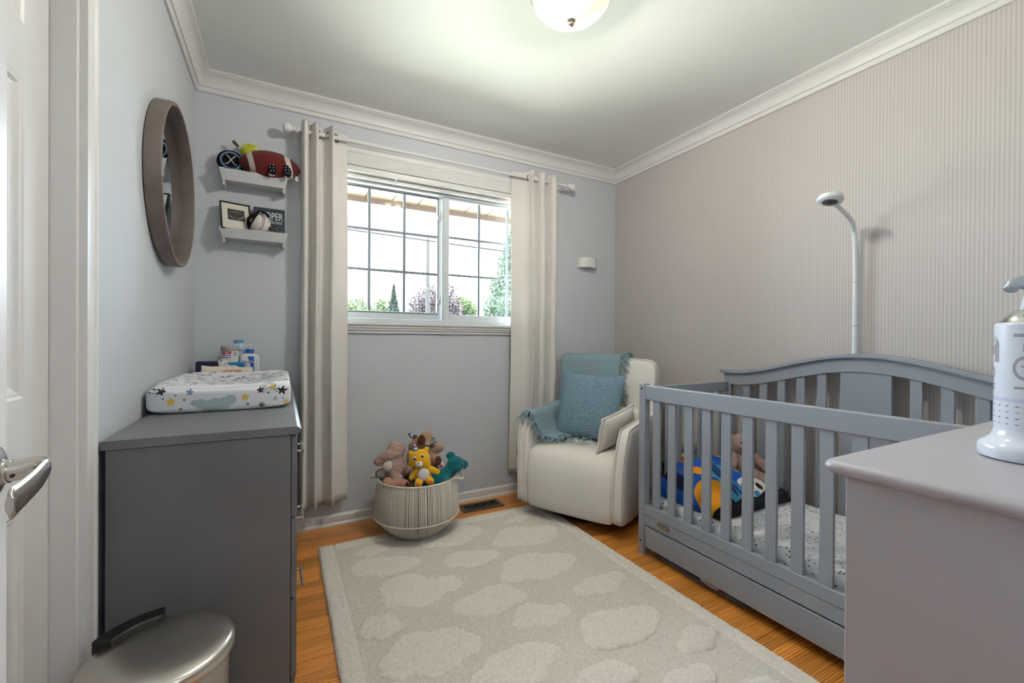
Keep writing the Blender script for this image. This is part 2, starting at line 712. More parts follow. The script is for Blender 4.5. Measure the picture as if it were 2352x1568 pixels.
def panel_door(name, W, H, T, label=None, panels=None, M=None, stile=.098):
    """six-panel door in its own frame: x along the width from the free edge, faces at y = 0 and y = -T"""
    root = bpy.data.objects.new(name, None)
    COL.objects.link(root)
    struct(root, label)
    mid = W / 2
    cols = [(stile, mid - .05), (mid + .05, W - stile)]
    if panels is None:
        panels = [(.20, .752), (.968, 1.58), (1.685, 1.90)]
    mb = MB()
    # stiles and rails, panel bays left open
    xs = [0, cols[0][0], cols[0][1], cols[1][0], cols[1][1], W]
    for a, b in ((0, 1), (2, 3), (4, 5)):
        mb.box(xs[a], xs[b], -T, 0, 0.01, H)
    zs = [0.01] + [v for p in panels for v in p] + [H]
    for (a, b) in cols:
        for k in range(0, len(zs), 2):
            mb.box(a, b, -T, 0, zs[k], zs[k + 1])
    mb.build('slab', M_door, root, smooth=0)
    for (a, b) in cols:
        for (z0, z1) in panels:
            p = MB()
            for side in (0, -T):
                s = -1 if side == 0 else 1
                rings = [(0, 0), (.006, .003), (.010, .003), (.016, .008), (.022, .010), (.030, .010), (.062, .003)]
                L_ = []
                for ins, dep in rings:
                    L_.append([(a + ins, side + s * dep, z0 + ins), (b - ins, side + s * dep, z0 + ins), (b - ins, side + s * dep, z1 - ins), (a + ins, side + s * dep, z1 - ins)])
                vs = [q for r in L_ for q in r]
                fs = []
                for i in range(len(L_) - 1):
                    for k in range(4):
                        fs.append((i * 4 + k, i * 4 + (k + 1) % 4, (i + 1) * 4 + (k + 1) % 4, (i + 1) * 4 + k))
                n = len(L_) - 1
                fs.append(tuple(n * 4 + k for k in range(4)))
                p.add(vs, fs)
            p.build('door_panel', M_door, root, smooth=0)
    return root


M_door = mat('door_paint', (222, 221, 220), 0.32, bump=(60, 0.04, 0.001))
d2 = panel_door('door_2', DY1 - .019 - (DY0 + .019), 2.015, .035, 'white six-panel closet door seen past the open door')
# free edge at the far jamb, face towards +x
d2.matrix_world = Matrix(((0, 1, 0, -.042), (-1, 0, 0, DY1 - .020), (0, 0, 1, 0), (0, 0, 0, 1)))
# the open entrance door, standing beside the camera
d1 = panel_door('door_1', .765, 2.02, .035, 'white open door with nickel lever handle')
d1.matrix_world = Matrix(((0, 1, 0, .090), (-1, 0, 0, -1.925), (0, 0, 1, 0), (0, 0, 0, 1)))
# lever handle, in the door's frame (x back from the free edge, y out of the face)
hz = .926
dh = bpy.data.objects.new('door_handle', None)
link(dh, d1)
dh.location = (.047, 0, hz)
dh['label'] = 'satin nickel lever handle'
R_y = Matrix.Rotation(-PI / 2, 4, 'X')
h = MB()
h.lathe([(.034, 0), (.034, .004), (.031, .008), (.024, .011), (.0165, .013), (.0150, .016)], 36, M=R_y)
h.build('rose', M_nickel, dh, smooth=40)
h = MB()
h.lathe([(.0145, .010), (.0145, .018), (.0135, .019), (.0135, .022)], 28, M=R_y)
h.build('collar', M_nickel, dh, smooth=40)
h = MB()
pts = smoothpath([(0, .018, 0), (0, .030, .001), (.001, .042, .003), (.008, .052, .003), (.020, .057, 0), (.038, .058, -.004), (.062, .057, -.010), (.080, .056, -.014), (.090, .056, -.016)], 5)
n = len(pts)
vs, fs = [], []
for i, p in enumerate(pts):
    t = (pts[min(i + 1, n - 1)] - pts[max(i - 1, 0)]).normalized()
    up = Vector((0, 0, 1))
    sd = t.cross(up).normalized()
    k = i / (n - 1)
    hh = .0125 if k < .3 else .0125 + .0050 * (k - .3) / .7
    ww = .0125 if k < .25 else max(.0036, .0125 - (k - .25) * .036)
    if k > .97:
        hh *= .6
    for a in range(14):
        an = 2 * PI * a / 14
        vs.append(p + up * math.cos(an) * hh + sd * math.sin(an) * ww)
for i in range(n - 1):
    for a in range(14):
        b = (a + 1) % 14
        fs.append((i * 14 + a, i * 14 + b, (i + 1) * 14 + b, (i + 1) * 14 + a))
fs += [tuple(range(13, -1, -1)), tuple((n - 1) * 14 + a for a in range(14))]
h.add(vs, fs).build('lever', M_nickel, dh, smooth=60)
MB().lathe([(.0022, 0), (.0022, .0006)], 12, M=Matrix.Rotation(PI / 2, 4, 'Y'), c=(.0125, .028, -.003)).build('set_screw', M_black, dh)

# unseen fill light added in the hall to brighten the room from behind
hl = thing('hall_fill_light', 'round unseen fill light added on the hall ceiling behind the camera', 'light', (1.3, -3.5, RH))
MB().lathe([(.16, 0), (.16, -.02), (.13, -.06), (.06, -.08), (0, -.085)], 32).build('shade', mat('opal_shade', (240, 238, 230), .4, transl=.6), hl)
ld = bpy.data.lights.new('hall_fill_bulb', 'POINT')
ld.energy = HALL_FILL_W
ld.color = (1, .98, .97)
ld.shadow_soft_size = .15
lo = bpy.data.objects.new('hall_fill_bulb', ld)
link(lo, hl)
lo.location = (0, 0, -.30)

# ------------------------------------------------------------------ window
win = bpy.data.objects.new('window_1', None)
COL.objects.link(win)
struct(win, 'white sliding window with grid bars')


def ring(mb, x0, x1, z0, z1, wl, wr, wb, wt, y0, y1):
    mb.box(x0, x0 + wl, y0, y1, z0, z1).box(x1 - wr, x1, y0, y1, z0, z1)
    mb.box(x0 + wl, x1 - wr, y0, y1, z0, z0 + wb).box(x0 + wl, x1 - wr, y0, y1, z1 - wt, z1)
    return mb


ring(MB(), OX0, OX1, OZ0, OZ1, .022, .022, .028, .014, .030, .135).build('window_frame', M_vinyl, win, smooth=0, bevel=.003)
GZ0, GZ1 = 1.262, 2.018
ring(MB(), .622, 1.352, 1.216, 2.031, .033, .041, .046, .013, .082, .110).build('sash', M_vinyl, win, smooth=0, bevel=.003)
ring(MB(), 1.340, 2.078, 1.208, 2.031, .041, .033, .042, .013, .046, .076).build('sash', M_vinyl, win, smooth=0, bevel=.003)
MB().box(.650, 1.316, .094, .098, GZ0 - .006, GZ1 + .004).build('pane', M_glass, win, smooth=0)
MB().box(1.376, 2.050, .059, .063, GZ0 - .018, GZ1 + .004).build('pane', M_glass, win, smooth=0)
M_munt = mat('grey_grid_bar', (128, 138, 148), .45)
for x in (.874, 1.092):
    MB().box(x - .0085, x + .0085, .0915, .1000, GZ0 - .004, GZ1 + .003).build('muntin', M_munt, win, smooth=0)
for x in (1.602, 1.824):
    MB().box(x - .0075, x + .0075, .0565, .0650, GZ0 - .016, GZ1 + .003).build('muntin', M_munt, win, smooth=0)
for z in (1.770, 1.519):
    MB().box(.656, 1.310, .0920, .0995, z - .0085, z + .0085).build('muntin', M_munt, win, smooth=0)
    MB().box(1.382, 2.044, .0570, .0645, z - .0075, z + .0075).build('muntin', M_munt, win, smooth=0)
for z in (1.905, 1.345):
    l = MB()
    l.box(1.318, 1.332, .060, .084, z - .026, z + .026).box(1.308, 1.322, .066, .076, z - .020, z + .004)
    l.build('sash_latch', mat('latch_grey', (196, 200, 204), .3), win, smooth=0, bevel=.002)
# dark seal round the left glass
s_ = ring(MB(), .646, 1.3165, GZ0 - .010, GZ1 + .006, .0045, .0045, .0045, .0045, .0805, .0935)
s_.build('glazing_seal', mat('dark_seal', (58, 66, 74), .6), win, smooth=0)
# stool and apron under the window
prof = [(0, 1.119), (-.012, 1.119), (-.014, 1.122), (-.014, 1.134), (-.018, 1.138), (-.024, 1.140), (-.024, 1.148), (-.030, 1.152), (-.032, 1.158), (-.030, 1.165),
        (-.038, 1.167), (-.042, 1.172), (-.042, 1.180), (-.038, 1.184), (.030, 1.186), (.030, 1.160), (0, 1.160)]
MB().prism(prof, 0, OX0 - .06, OX1 + .06).build('window_sill', M_trim, win, smooth=25)
# flat casing strips on both sides and over the head
cs = MB()
cs.box(OX0 - .055, OX0 + .002, -.013, .0, 1.16, OZ1 + .05).box(OX1 - .002, OX1 + .055, -.013, 0, 1.16, OZ1 + .05).box(OX0 - .055, OX1 + .055, -.013, 0, OZ1 - .002, OZ1 + .055)
cs.build('window_casing', M_trim, win, smooth=0, bevel=.003)

# ------------------------------------------------------------------ raised blind
bl = thing('pleated_blind', 'white pleated blind raised above the window', 'blind', (0, 0, 0))
M_blind = mat('blind_cloth', (238, 238, 236), .7)
MB().box(OX0 - .03, OX1 + .03, -.052, -.016, 2.172, 2.205).build('head_rail', M_trim, bl, smooth=0, bevel=.003)
b_ = MB()
z = 2.172
pf, pb = [], []
k = 0
while z > 2.098:
    pf.append((-.0535 if k % 2 else -.0505, z))
    pb.append((-.018 if k % 2 else -.024, z))
    z -= .0037
    k += 1
b_.prism(pf + pb[::-1], 0, OX0 - .026, OX1 + .026)
b_.build('pleats', M_blind, bl, smooth=0)
MB().box(OX0 - .028, OX1 + .028, -.054, -.018, 2.064, 2.094).build('bottom_rail', M_trim, bl, smooth=0, bevel=.003)
MB().box(1.0, 1.008, -.058, -.050, 2.050, 2.068).build('pull_tab', M_trim, bl, smooth=0)

# ------------------------------------------------------------------ outside
GROUND = -0.9
lawn = MB()
lawn.grid(lambda u, v: (-60 + 160 * u, .14 + 120 * v, GROUND + .0), 30, 30)
lo_ = struct(lawn.build('ground', mat('mown_grass', (164, 168, 156), .9, var=(.4, .2)), smooth=0), 'grass outside the window')
struct(MB().box(-4, 8, .02, .14, GROUND - .3, -.06).build('wall_outside_base', mat('outside_brick', (150, 120, 100), .8), smooth=0))

ev = thing('roof_eave', 'beige perforated soffit and gutter seen at the window top', 'eave', (0, 0, 2.25))
M_soff = bpy.data.materials.new('perforated_soffit')
M_soff.use_nodes = True
N, L = M_soff.node_tree.nodes, M_soff.node_tree.links
tc = N.new('ShaderNodeTexCoord')
vm = N.new('ShaderNodeVectorMath'); vm.operation = 'FRACTION'
sc_ = N.new('ShaderNodeVectorMath'); sc_.operation = 'SCALE'; sc_.inputs['Scale'].default_value = 1 / .030
L.new(tc.outputs['Object'], sc_.inputs[0]); L.new(sc_.outputs[0], vm.inputs[0])
su = N.new('ShaderNodeVectorMath'); su.operation = 'SUBTRACT'; su.inputs[1].default_value = (.5, .5, 0)
L.new(vm.outputs[0], su.inputs[0])
sx_ = N.new('ShaderNodeSeparateXYZ'); L.new(su.outputs[0], sx_.inputs[0])
cb = N.new('ShaderNodeCombineXYZ'); L.new(sx_.outputs[0], cb.inputs[0]); L.new(sx_.outputs[1], cb.inputs[1])
ln_ = N.new('ShaderNodeVectorMath'); ln_.operation = 'LENGTH'; L.new(cb.outputs[0], ln_.inputs[0])
lt = N.new('ShaderNodeMath'); lt.operation = 'LESS_THAN'; lt.inputs[1].default_value = .15; L.new(ln_.outputs['Value'], lt.inputs[0])
mx = N.new('ShaderNodeMix'); mx.data_type = 'RGBA'
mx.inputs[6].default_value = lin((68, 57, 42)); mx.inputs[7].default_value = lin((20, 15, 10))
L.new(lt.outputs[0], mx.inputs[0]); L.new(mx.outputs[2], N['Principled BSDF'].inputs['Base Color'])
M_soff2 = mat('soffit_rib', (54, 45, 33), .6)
k = 0
x = -1.6
while x < 5.2:
    p = MB()
    p.box(x + .004, x + .207, .14, 1.0, 0, .012)
    o = p.build('soffit_panel', M_soff, ev, smooth=0)
    r_ = MB()
    r_.prism([(x + .207, .0), (x + .2135, .010), (x + .220, .0), (x + .220, .014), (x + .207, .014)], 1, .14, 1.0)
    r_.build('soffit_rib', M_soff2, o, smooth=0)
    x += .2165
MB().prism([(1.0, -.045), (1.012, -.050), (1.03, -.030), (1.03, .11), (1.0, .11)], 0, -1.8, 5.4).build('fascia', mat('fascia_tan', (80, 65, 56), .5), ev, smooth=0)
MB().prism([(.145, .125), (1.05, .125), (1.05, .15), (.145, .60)], 0, -1.8, 5.4).build('roof_deck', mat('roof_felt', (90, 86, 84), .9), ev, smooth=0)


def leaf_tree(name, label, base_, h, rx, ry, crown_lo, col, n, leaf, shape='round', trunk=.15, grp=None, col2=None):
    t = thing(name, label, 'tree', base_, 0, grp)
    vs, fs = [], []
    cz = (crown_lo + h) / 2
    rz = (h - crown_lo) / 2
    for i in range(n):
        if shape == 'round':
            while True:
                p = rng.uniform(-1, 1, 3)
                q = np.linalg.norm(p)
                lump = .78 + .22 * noise.noise(Vector(p * 2.2) + Vector((base_[0], base_[1], 0)))
                if .35 < q < lump:
                    break
            c = Vector((p[0] * rx, p[1] * ry, cz + p[2] * rz))
        else:
            k = rng.random() ** .6
            a = rng.random() * 2 * PI
            lay = 1 - .22 * ((k * 9) % 1)
            r = k * rx * lay * (.45 + .55 * rng.random() ** .5)
            c = Vector((r * math.cos(a), r * math.sin(a), h - k * (h - crown_lo) - r * .16))
        d1_ = Vector(rng.normal(size=3)).normalized()
        d2_ = d1_.cross(Vector(rng.normal(size=3))).normalized()
        s_ = leaf * rng.uniform(.6, 1.3)
        b = len(vs)
        vs += [c - d1_ * s_, c + d2_ * s_ * .5, c + d1_ * s_, c - d2_ * s_ * .5]
        fs.append((b, b + 1, b + 2, b + 3))
    me = bpy.data.meshes.new('crown')
    me.from_pydata([tuple(v) for v in vs], [], fs)
    me.materials.append(col)
    o = bpy.data.objects.new('crown', me)
    link(o, t)
    MB().tube([(0, 0, 0), (0, 0, crown_lo), (0, 0, (crown_lo + h) / 2), (0, 0, h * .93)], [trunk, trunk * .8, trunk * .4, trunk * .12], 8).build('trunk', mat('bark', (96, 78, 66), .9), t)
    return t


M_lf1 = mat('green_leaves', (38, 56, 15), .6, transl=.3, var=(.6, .4))
M_lf2 = mat('spruce_needles', (18, 32, 24), .7, transl=.2, var=(.6, .3))
M_lf3 = mat('purple_leaves', (34, 22, 31), .6, transl=.25, var=(.6, .4))
M_lf4 = mat('blue_green_needles', (42, 60, 46), .7, transl=.25, var=(.8, .4))
G = GROUND
leaf_tree('green_tree', 'green leafy tree at the left edge of the window view', (6.4, 43.4, G), 6.7, 3.4, 3.5, .8, M_lf1, 8000, .15, grp='trees beyond the window')
leaf_tree('green_tree', 'smaller green leafy tree beside the dark spruce', (10.6, 47.0, G), 6.9, 2.6, 2.2, .8, M_lf1, 6000, .14, grp='trees beyond the window')
leaf_tree('spruce_tree', 'dark pointed spruce standing left of the utility pole', (9.5, 37.8, G), 7.1, 1.5, 1.5, .4, M_lf2, 7000, .14, 'cone', grp='trees beyond the window')
leaf_tree('purple_maple', 'broad purple-leaved maple behind the utility pole', (10.3, 27.6, G), 6.6, 2.7, 2.6, .4, M_lf3, 11000, .105, grp='trees beyond the window')
leaf_tree('green_tree', 'green tree just right of the purple maple', (15.2, 35.5, G), 6.6, 2.6, 2.4, .6, M_lf1, 7500, .14, grp='trees beyond the window')
leaf_tree('green_tree', 'low green tree behind the red chimney', (20.6, 37.0, G), 6.4, 2.8, 2.4, .6, M_lf1, 7500, .14, grp='trees beyond the window')
leaf_tree('blue_spruce', 'tall blue-green spruce at the right curtain edge', (11.5, 17.2, G), 9.6, 3.7, 3.7, .3, M_lf4, 20000, .105, 'cone', grp='trees beyond the window')

M_pole = mat('weathered_pole', (27, 24, 22), .85)
up = thing('utility_pole', 'tall wooden utility pole outside the window', 'pole', (8.12, 22.67, G))
MB().tube([(0, 0, 0), (0, 0, 4), (0, 0, 8.05)], [.16, .14, .11], 10).build('post', M_pole, up)
MB().tube([(0, 0, 8.05), (0, 0, 8.5)], .02, 6).build('top_pin', M_pole, up)
a_ = MB()
a_.tube(arcpts((0, -.1, 5.0), (-1.1, -.5, 5.75), (-2.0, -1.0, 5.80), 10), .03, 6)
a_.build('lamp_arm', mat('galvanised', (70, 74, 78), .6), up)
MB().ell((-2.25, -1.12, 5.80), (.36, .14, .07), rotm(z=.45)).build('lamp_head', mat('galvanised'), up)
M_wire = mat('dark_wire', (16, 18, 24), .9, spec=.1)


def wire(name, label, a, b, sag, r):
    a, b = Vector(a), Vector(b)
    pts = [a.lerp(b, t) - Vector((0, 0, sag * 4 * t * (1 - t))) for t in [i / 24 for i in range(25)]]
    tag(MB().tube(pts, r, 5).build(name, M_wire), label, 'wire', 'overhead wires')


wire('overhead_cable', 'thick dark overhead cable crossing the middle window panes', (-2.4125, 7.8625, 3.6955), (7.9595, 2.3385, 2.1235), .0, .015)
wire('overhead_wire', 'thin overhead wire rising to the right past the pole', (8.1, 22.6, 5.2), (6.3, 3.2, 3.75), .25, .004)
wire('overhead_wire', 'thin pale wire low in front of the trees', (-6, 30, 1.4), (26, 14, 4.6), .3, .012)
hs_ = thing('neighbour_house', 'low grey roof with red brick chimney beyond the trees', 'house', (15.3, 29.0, G))
MB().box(-1.5, 6, -2, 3, 0, 2.5).build('house_wall', mat('cream_siding', (214, 206, 190), .7), hs_, smooth=0)
MB().prism([(-2.4, 2.5), (3.4, 2.5), (.5, 3.9)], 0, -1.8, 6.3).build('roof', mat('roof_felt', (90, 86, 84), .9), hs_, smooth=0)
MB().box(-.35, .35, .2, .9, 2.4, 4.05).build('chimney', mat('red_brick', (190, 84, 72), .8), hs_, smooth=0)
# ------------------------------------------------------------------ curtain rod and curtains
RODY, RODZ = -.086, 2.216
cr = thing('curtain_rod', 'white metal curtain rod with turned finials over the window', 'curtain rod', (1.35, 0, 0))
MB().tube([(.445 - 1.35, RODY, RODZ), (1.04 - 1.35, RODY, RODZ)], .0115, 14).build('rod', M_trim, cr)
MB().tube([(1.03 - 1.35, RODY, RODZ), (2.255 - 1.35, RODY, RODZ)], .0092, 14).build('inner_rod', M_trim, cr)
fin = [(.0, 0), (.016, 0), (.017, .003), (.011, .006), (.010, .012), (.015, .016), (.017, .019), (.013, .022), (.016, .027), (.023, .036), (.026, .046), (.027, .049), (.025, .052),
       (.026, .056), (.024, .063), (.018, .068), (.008, .071), (0, .072)]
MB().lathe(fin, 28, M=Matrix.Rotation(-PI / 2, 4, 'Y'), c=(.465 - 1.35, RODY, RODZ)).build('finial', M_trim, cr, smooth=45)
MB().lathe(fin, 28, M=Matrix.Rotation(PI / 2, 4, 'Y'), c=(2.235 - 1.35, RODY, RODZ)).build('finial', M_trim, cr, smooth=45)
for x in (.462, 2.215):
    b = MB()
    b.box(x - 1.35 - .012, x - 1.35 + .012, -.004, 0, RODZ - .05, RODZ + .018)
    b.tube([(x - 1.35, -.002, RODZ - .016), (x - 1.35, -.06, RODZ - .016), (x - 1.35, RODY, RODZ - .012)], .006, 8)
    b.box(x - 1.35 - .008, x - 1.35 + .008, RODY - .013, RODY + .013, RODZ - .015, RODZ - .010)
    b.build('bracket', M_trim, cr, smooth=30)

M_curt = weave_mat('curtain_cloth', (232, 227, 222), (243, 239, 235), 700, transl=.13, rough=.7, stretch=(1, 1, .25), bumps=.15)
M_hem = mat('curtain_hem_thread', (176, 168, 160), .8)
M_grom = mat('grommet_metal', (150, 150, 152), .25, metal=1)


def curtain(name, label, plan, ztop, zbot, grom, seed):
    path = smoothpath([(x, y, 0) for x, y in plan], 9)
    x0 = sum(p.x for p in path) / len(path)
    t = thing(name, label, 'curtain', (x0, RODY, zbot), 0, 'grommet curtains')
    nu, nv = len(path), 60

    def fn(u, v):
        p = path[min(nu - 1, int(round(u * (nu - 1))))]
        k = v                                       # 0 bottom .. 1 top
        amp = 1.0 + .10 * (1 - k)
        wob = .010 * noise.noise(Vector((u * 2.5 + seed, k * 2.2, seed))) * (1 - abs(2 * k - 1) ** 4)
        yy = RODY + (p.y - RODY) * amp + (.034 * max(0, 1 - k / .38) if seed > 4 else 0)
        xx = x0 + (p.x - x0) * (1 + .03 * math.sin(k * 3 + seed)) + wob
        z = zbot + (ztop - zbot) * k
        if v == 0:
            z += .004 * math.sin(u * 40)
        return (xx - x0, yy - RODY + .006 * noise.noise(Vector((u * 3, k * 5, seed + 4))), z - zbot)
    c = MB().grid(fn, nu, nv).build('panel', M_curt, t, smooth=180, solid=.0022)
    # stitched bottom hem
    h = MB().grid(lambda u, v: tuple(Vector(fn(u, 0)) + Vector((0, -.0020, .035 + .0012 * v))), nu, 2).build('hem_stitch', M_hem, t, smooth=180, solid=.001)
    for gx, gy, an in grom:
        pts = [(gx - x0 + math.sin(an) * .0 + .021 * math.cos(a) * math.sin(an), gy - RODY + .021 * math.cos(a) * math.cos(an), RODZ - zbot + .021 * math.sin(a)) for a in [2 * PI * i / 20 for i in range(20)]]
        MB().tube(pts, .0042, 8, closed=True).build('grommet', M_grom, t, smooth=180)
    return t


curtain('curtain', 'pale grey-beige curtain on the left beside the shelves', [(.726, -.062), (.705, -.062), (.676, -.066), (.655, -.076), (.646, -.098), (.650, -.122), (.640, -.124), (.625, -.098),
        (.600, -.058), (.578, -.066), (.568, -.100), (.566, -.126), (.556, -.130), (.545, -.112), (.532, -.074), (.520, -.080), (.512, -.118), (.500, -.132), (.488, -.118), (.483, -.090), (.485, -.05)],
        2.262, .158, [(.628, -.088, .9), (.570, -.088, .5), (.660, -.080, .9)], 1.3)
curtain('curtain', 'pale grey-beige curtain on the right above the armchair', [(1.795, -.060), (1.83, -.058), (1.875, -.060), (1.905, -.072), (1.922, -.098), (1.926, -.124), (1.936, -.122), (1.948, -.090), (1.968, -.058),
        (1.988, -.078), (2.000, -.118), (2.018, -.126), (2.036, -.112), (2.046, -.076), (2.062, -.058), (2.078, -.080), (2.092, -.116), (2.115, -.124), (2.138, -.108), (2.150, -.080), (2.156, -.045)],
        2.262, .150, [(1.945, -.088, .8), (1.916, -.082, 1.0), (2.046, -.086, .6)], 5.1)

# ------------------------------------------------------------------ night light on the wall
nl = thing('wall_night_light', 'white half-round night light on the window wall', 'wall light', (2.487, 0, 1.645))
M_wp = mat('white_plastic', (226, 226, 224), .35)
poly = [(-.083, 0)] + [(.083 * -math.cos(a), -.012 - .052 * math.sin(a)) for a in [PI * i / 24 for i in range(25)]] + [(.083, 0)]
MB().prism(poly, 2, 0, .075).build('housing', M_wp, nl, smooth=40, bevel=.003)
MB().lathe([(.008, 0), (.008, .003)], 16, c=(.0, -.038, -.0025)).build('sensor_lens', M_black, nl)

# ------------------------------------------------------------------ round mirror
mr_ = thing('round_mirror', 'round mirror in a deep grey-brown wooden frame', 'mirror', (0, -.6355, 1.6605))
Ry = Matrix.Rotation(PI / 2, 4, 'Y')
M_mframe = mat('grey_brown_wood', (116, 104, 98), .55, var=(14, .18), bump=(60, .1, .001))
MB().lathe([(.286, .003), (.286, .047), (.288, .050), (.299, .050), (.301, .047), (.301, .003)], 96, M=Ry, closed=True).build('frame', M_mframe, mr_, smooth=40)
M_mir = mat('mirror_silver', (226, 228, 230), .02, metal=1)
MB().lathe([(.2865, .003), (.2865, .010)], 96, M=Ry).build('mirror_glass', M_mir, mr_, smooth=30)
nail = MB()
nail.tube([(0, -.640, 1.985), (.014, -.640, 1.987)], .0016, 8).lathe([(.004, 0), (.004, .0015)], 12, M=Ry, c=(.014, -.640, 1.987))
tag(nail.build('picture_nail', M_nickel), 'small bare nail in the wall above the mirror', 'nail')

# ------------------------------------------------------------------ two small ledges
M_shelf = mat('shelf_white', (206, 205, 206), .5, var=(10, .05))


def ledge(label, z1, z0, zb):
    t = thing('wall_shelf', label, 'shelf', (.2675, 0, zb), 0, 'white ledges beside the curtain')
    h0, h1 = z0 - zb, z1 - zb
    fb = MB()
    a, b = .155, .141
    yt, yb, th = -.104, -.090, .011
    vs = [(-b, yb, h0), (b, yb, h0), (a, yt, h1), (-a, yt, h1), (-b, yb + th, h0), (b, yb + th, h0), (a, yt + th, h1), (-a, yt + th, h1)]
    fb.add(vs, [(0, 1, 2, 3), (7, 6, 5, 4), (0, 4, 5, 1), (1, 5, 6, 2), (2, 6, 7, 3), (3, 7, 4, 0)])
    fb.build('front_board', M_shelf, t, smooth=0, bevel=.0015)
    for s in (-1, 1):
        e = MB()
        e.prism([(0, 0), (-.084, 0), (-.094, h1 - .012), (0, h1 - .012)], 0, s * .141 - (.012 if s > 0 else 0), s * .141 + (0 if s > 0 else .012))
        e.build('end_board', M_shelf, t, smooth=0, bevel=.001)
    MB().box(-.129, .129, -.080, -.002, h0 + .002, h0 + .013).build('shelf_floor', M_shelf, t, smooth=0)
    MB().box(-.129, .129, -.012, 0, h0 + .013, h1 - .02).build('back_board', M_shelf, t, smooth=0)
    return t


ledge('upper white ledge holding the plush balls', 1.942, 1.886, 1.862)
ledge('lower white ledge holding frame, ball and name sign', 1.646, 1.595, 1.574)
SF1, SF2 = 1.899, 1.608

# plush puck
M_navy = mat('navy_plush', (13, 16, 26), .9, bump=(500, .4, .002), spec=.2)
M_puckblue = mat('blue_grey_felt', (126, 150, 186), .9)
M_felt = mat('white_felt', (206, 206, 208), .9)
pk = thing('plush_puck', 'black plush hockey puck with crossed white sticks', 'plush toy', (.160, -.048, SF1))
Mp = Matrix.Translation((0, 0, .094)) @ rotm(x=PI / 2 - .12, z=.10)


def lathe_loc(prof, n=40, M=None):
    return MB().lathe(prof, n, M=M)


b = lathe_loc([(0, -.020), (.040, -.021), (.052, -.018), (.060, -.010), (.062, 0), (.060, .010), (.052, .018), (.040, .021), (0, .022)], 48, Mp)
b.build('body', M_navy, pk, smooth=180)
lathe_loc([(.039, .0205), (.040, .0225), (.042, .0225), (.043, .0205)], 48, Mp).build('ring', M_puckblue, pk, smooth=60)
lathe_loc([(.044, .0200), (.045, .0222), (.0475, .0215), (.0485, .0185)], 48, Mp).build('ring', M_puckblue, pk, smooth=60)
for s in (-1, 1):
    st = MB()
    pts = [Mp @ Vector((s * .019, .028, .0225)), Mp @ Vector((s * -.002, .0, .0232)), Mp @ Vector((s * -.015, -.020, .0228)), Mp @ Vector((s * -.027, -.021, .0222))]
    st.tube(pts, .0022, 8).build('hockey_stick', M_felt, pk, smooth=60)
for s in (-1, 1):
    blob('leg', [('c', (s * .030, -.010, .052), (s * .036, -.028, .050), .011, .009), ('s', (s * .037, -.032, .044), (.010, .010, .012))], M_navy, pk, .004, 3)
    MB().lathe([(.0105, 0), (.0105, .006)], 16, c=(s * .0365, -.030, .048), M=rotm(x=.5)).build('sock_band', M_felt, pk)

# plush tennis ball
tb = thing('plush_tennis_ball', 'yellow-green plush tennis ball behind the football', 'plush toy', (.246, -.045, SF1))
M_lime = mat('lime_plush', (190, 196, 62), .95, bump=(400, .6, .003), sheen=.3, spec=.1)
tbz = .166
MB().ell((0, 0, tbz), (.047, .040, .042), None, 32, 20).build('body', M_lime, tb, smooth=180)
blob('stuffing_base', [('c', (-.010, .016, .024), (-.004, .012, .13), .020, .028)], M_lime, tb, .006, 3)
se = MB()
se.tube([(.034 * math.cos(a) + .012, -.0405 + .010 * abs(math.cos(a)), tbz - .032 + .040 * math.sin(a)) for a in [PI * (.05 + .4 * i / 14) for i in range(15)]], .0016, 6)
se.build('seam', mat('pale_seam', (226, 222, 150), .9), tb)
MB().ell((-.008, -.036, tbz + .022), .0022).build('eye', M_black, tb)
MB().ell((.018, -.033, tbz + .022), .0022).build('eye', M_black, tb)
MB().tube(arcpts((-.004, -.038, tbz + .015), (.003, -.0395, tbz + .010), (.010, -.037, tbz + .015), 6), .0007, 5).build('mouth', M_black, tb)
M_brown = mat('brown_felt', (92, 68, 54), .9)
blob('arm', [('c', (-.042, -.01, tbz + .002), (-.054, -.014, tbz + .012), .006, .006)], M_felt, tb, .003, 2)
blob('shoe', [('c', (-.054, -.014, tbz + .012), (-.072, -.018, tbz + .030), .007, .009)], M_brown, tb, .003, 2)

# plush football
fbt = thing('plush_football', 'maroon plush football with cream bands and dotted feet', 'plush toy', (.338, -.066, SF1))
fz = .101
M_fb = mat('football_plush', (100, 36, 36), .9, bump=(450, .5, .002), attr=True, sheen=.2, spec=.15)
prof = []
nL = 90
for i in range(nL + 1):
    t = -1 + 2 * i / nL
    r = .074 * max(0.0, (1 - abs(t) ** 2.1)) ** .72 + (.004 if abs(t) < .99 else 0)
    prof.append((max(r, .0005), t * .144))
f_ = MB()
f_.lathe(prof, 56, M=Matrix.Rotation(PI / 2, 4, 'Y'))
fo = f_.build('body', M_fb, fbt, smooth=180)


def fbcol(c):
    x = c[:, 0] + .012 * np.sin(c[:, 2] * 20)
    out = np.tile(np.array(lin((104, 38, 36))[:3]), (len(c), 1))
    out[np.abs(x) > .098] = lin((92, 34, 34))[:3]
    out[(np.abs(x) > .074) & (np.abs(x) < .100)] = lin((204, 192, 182))[:3]
    return out


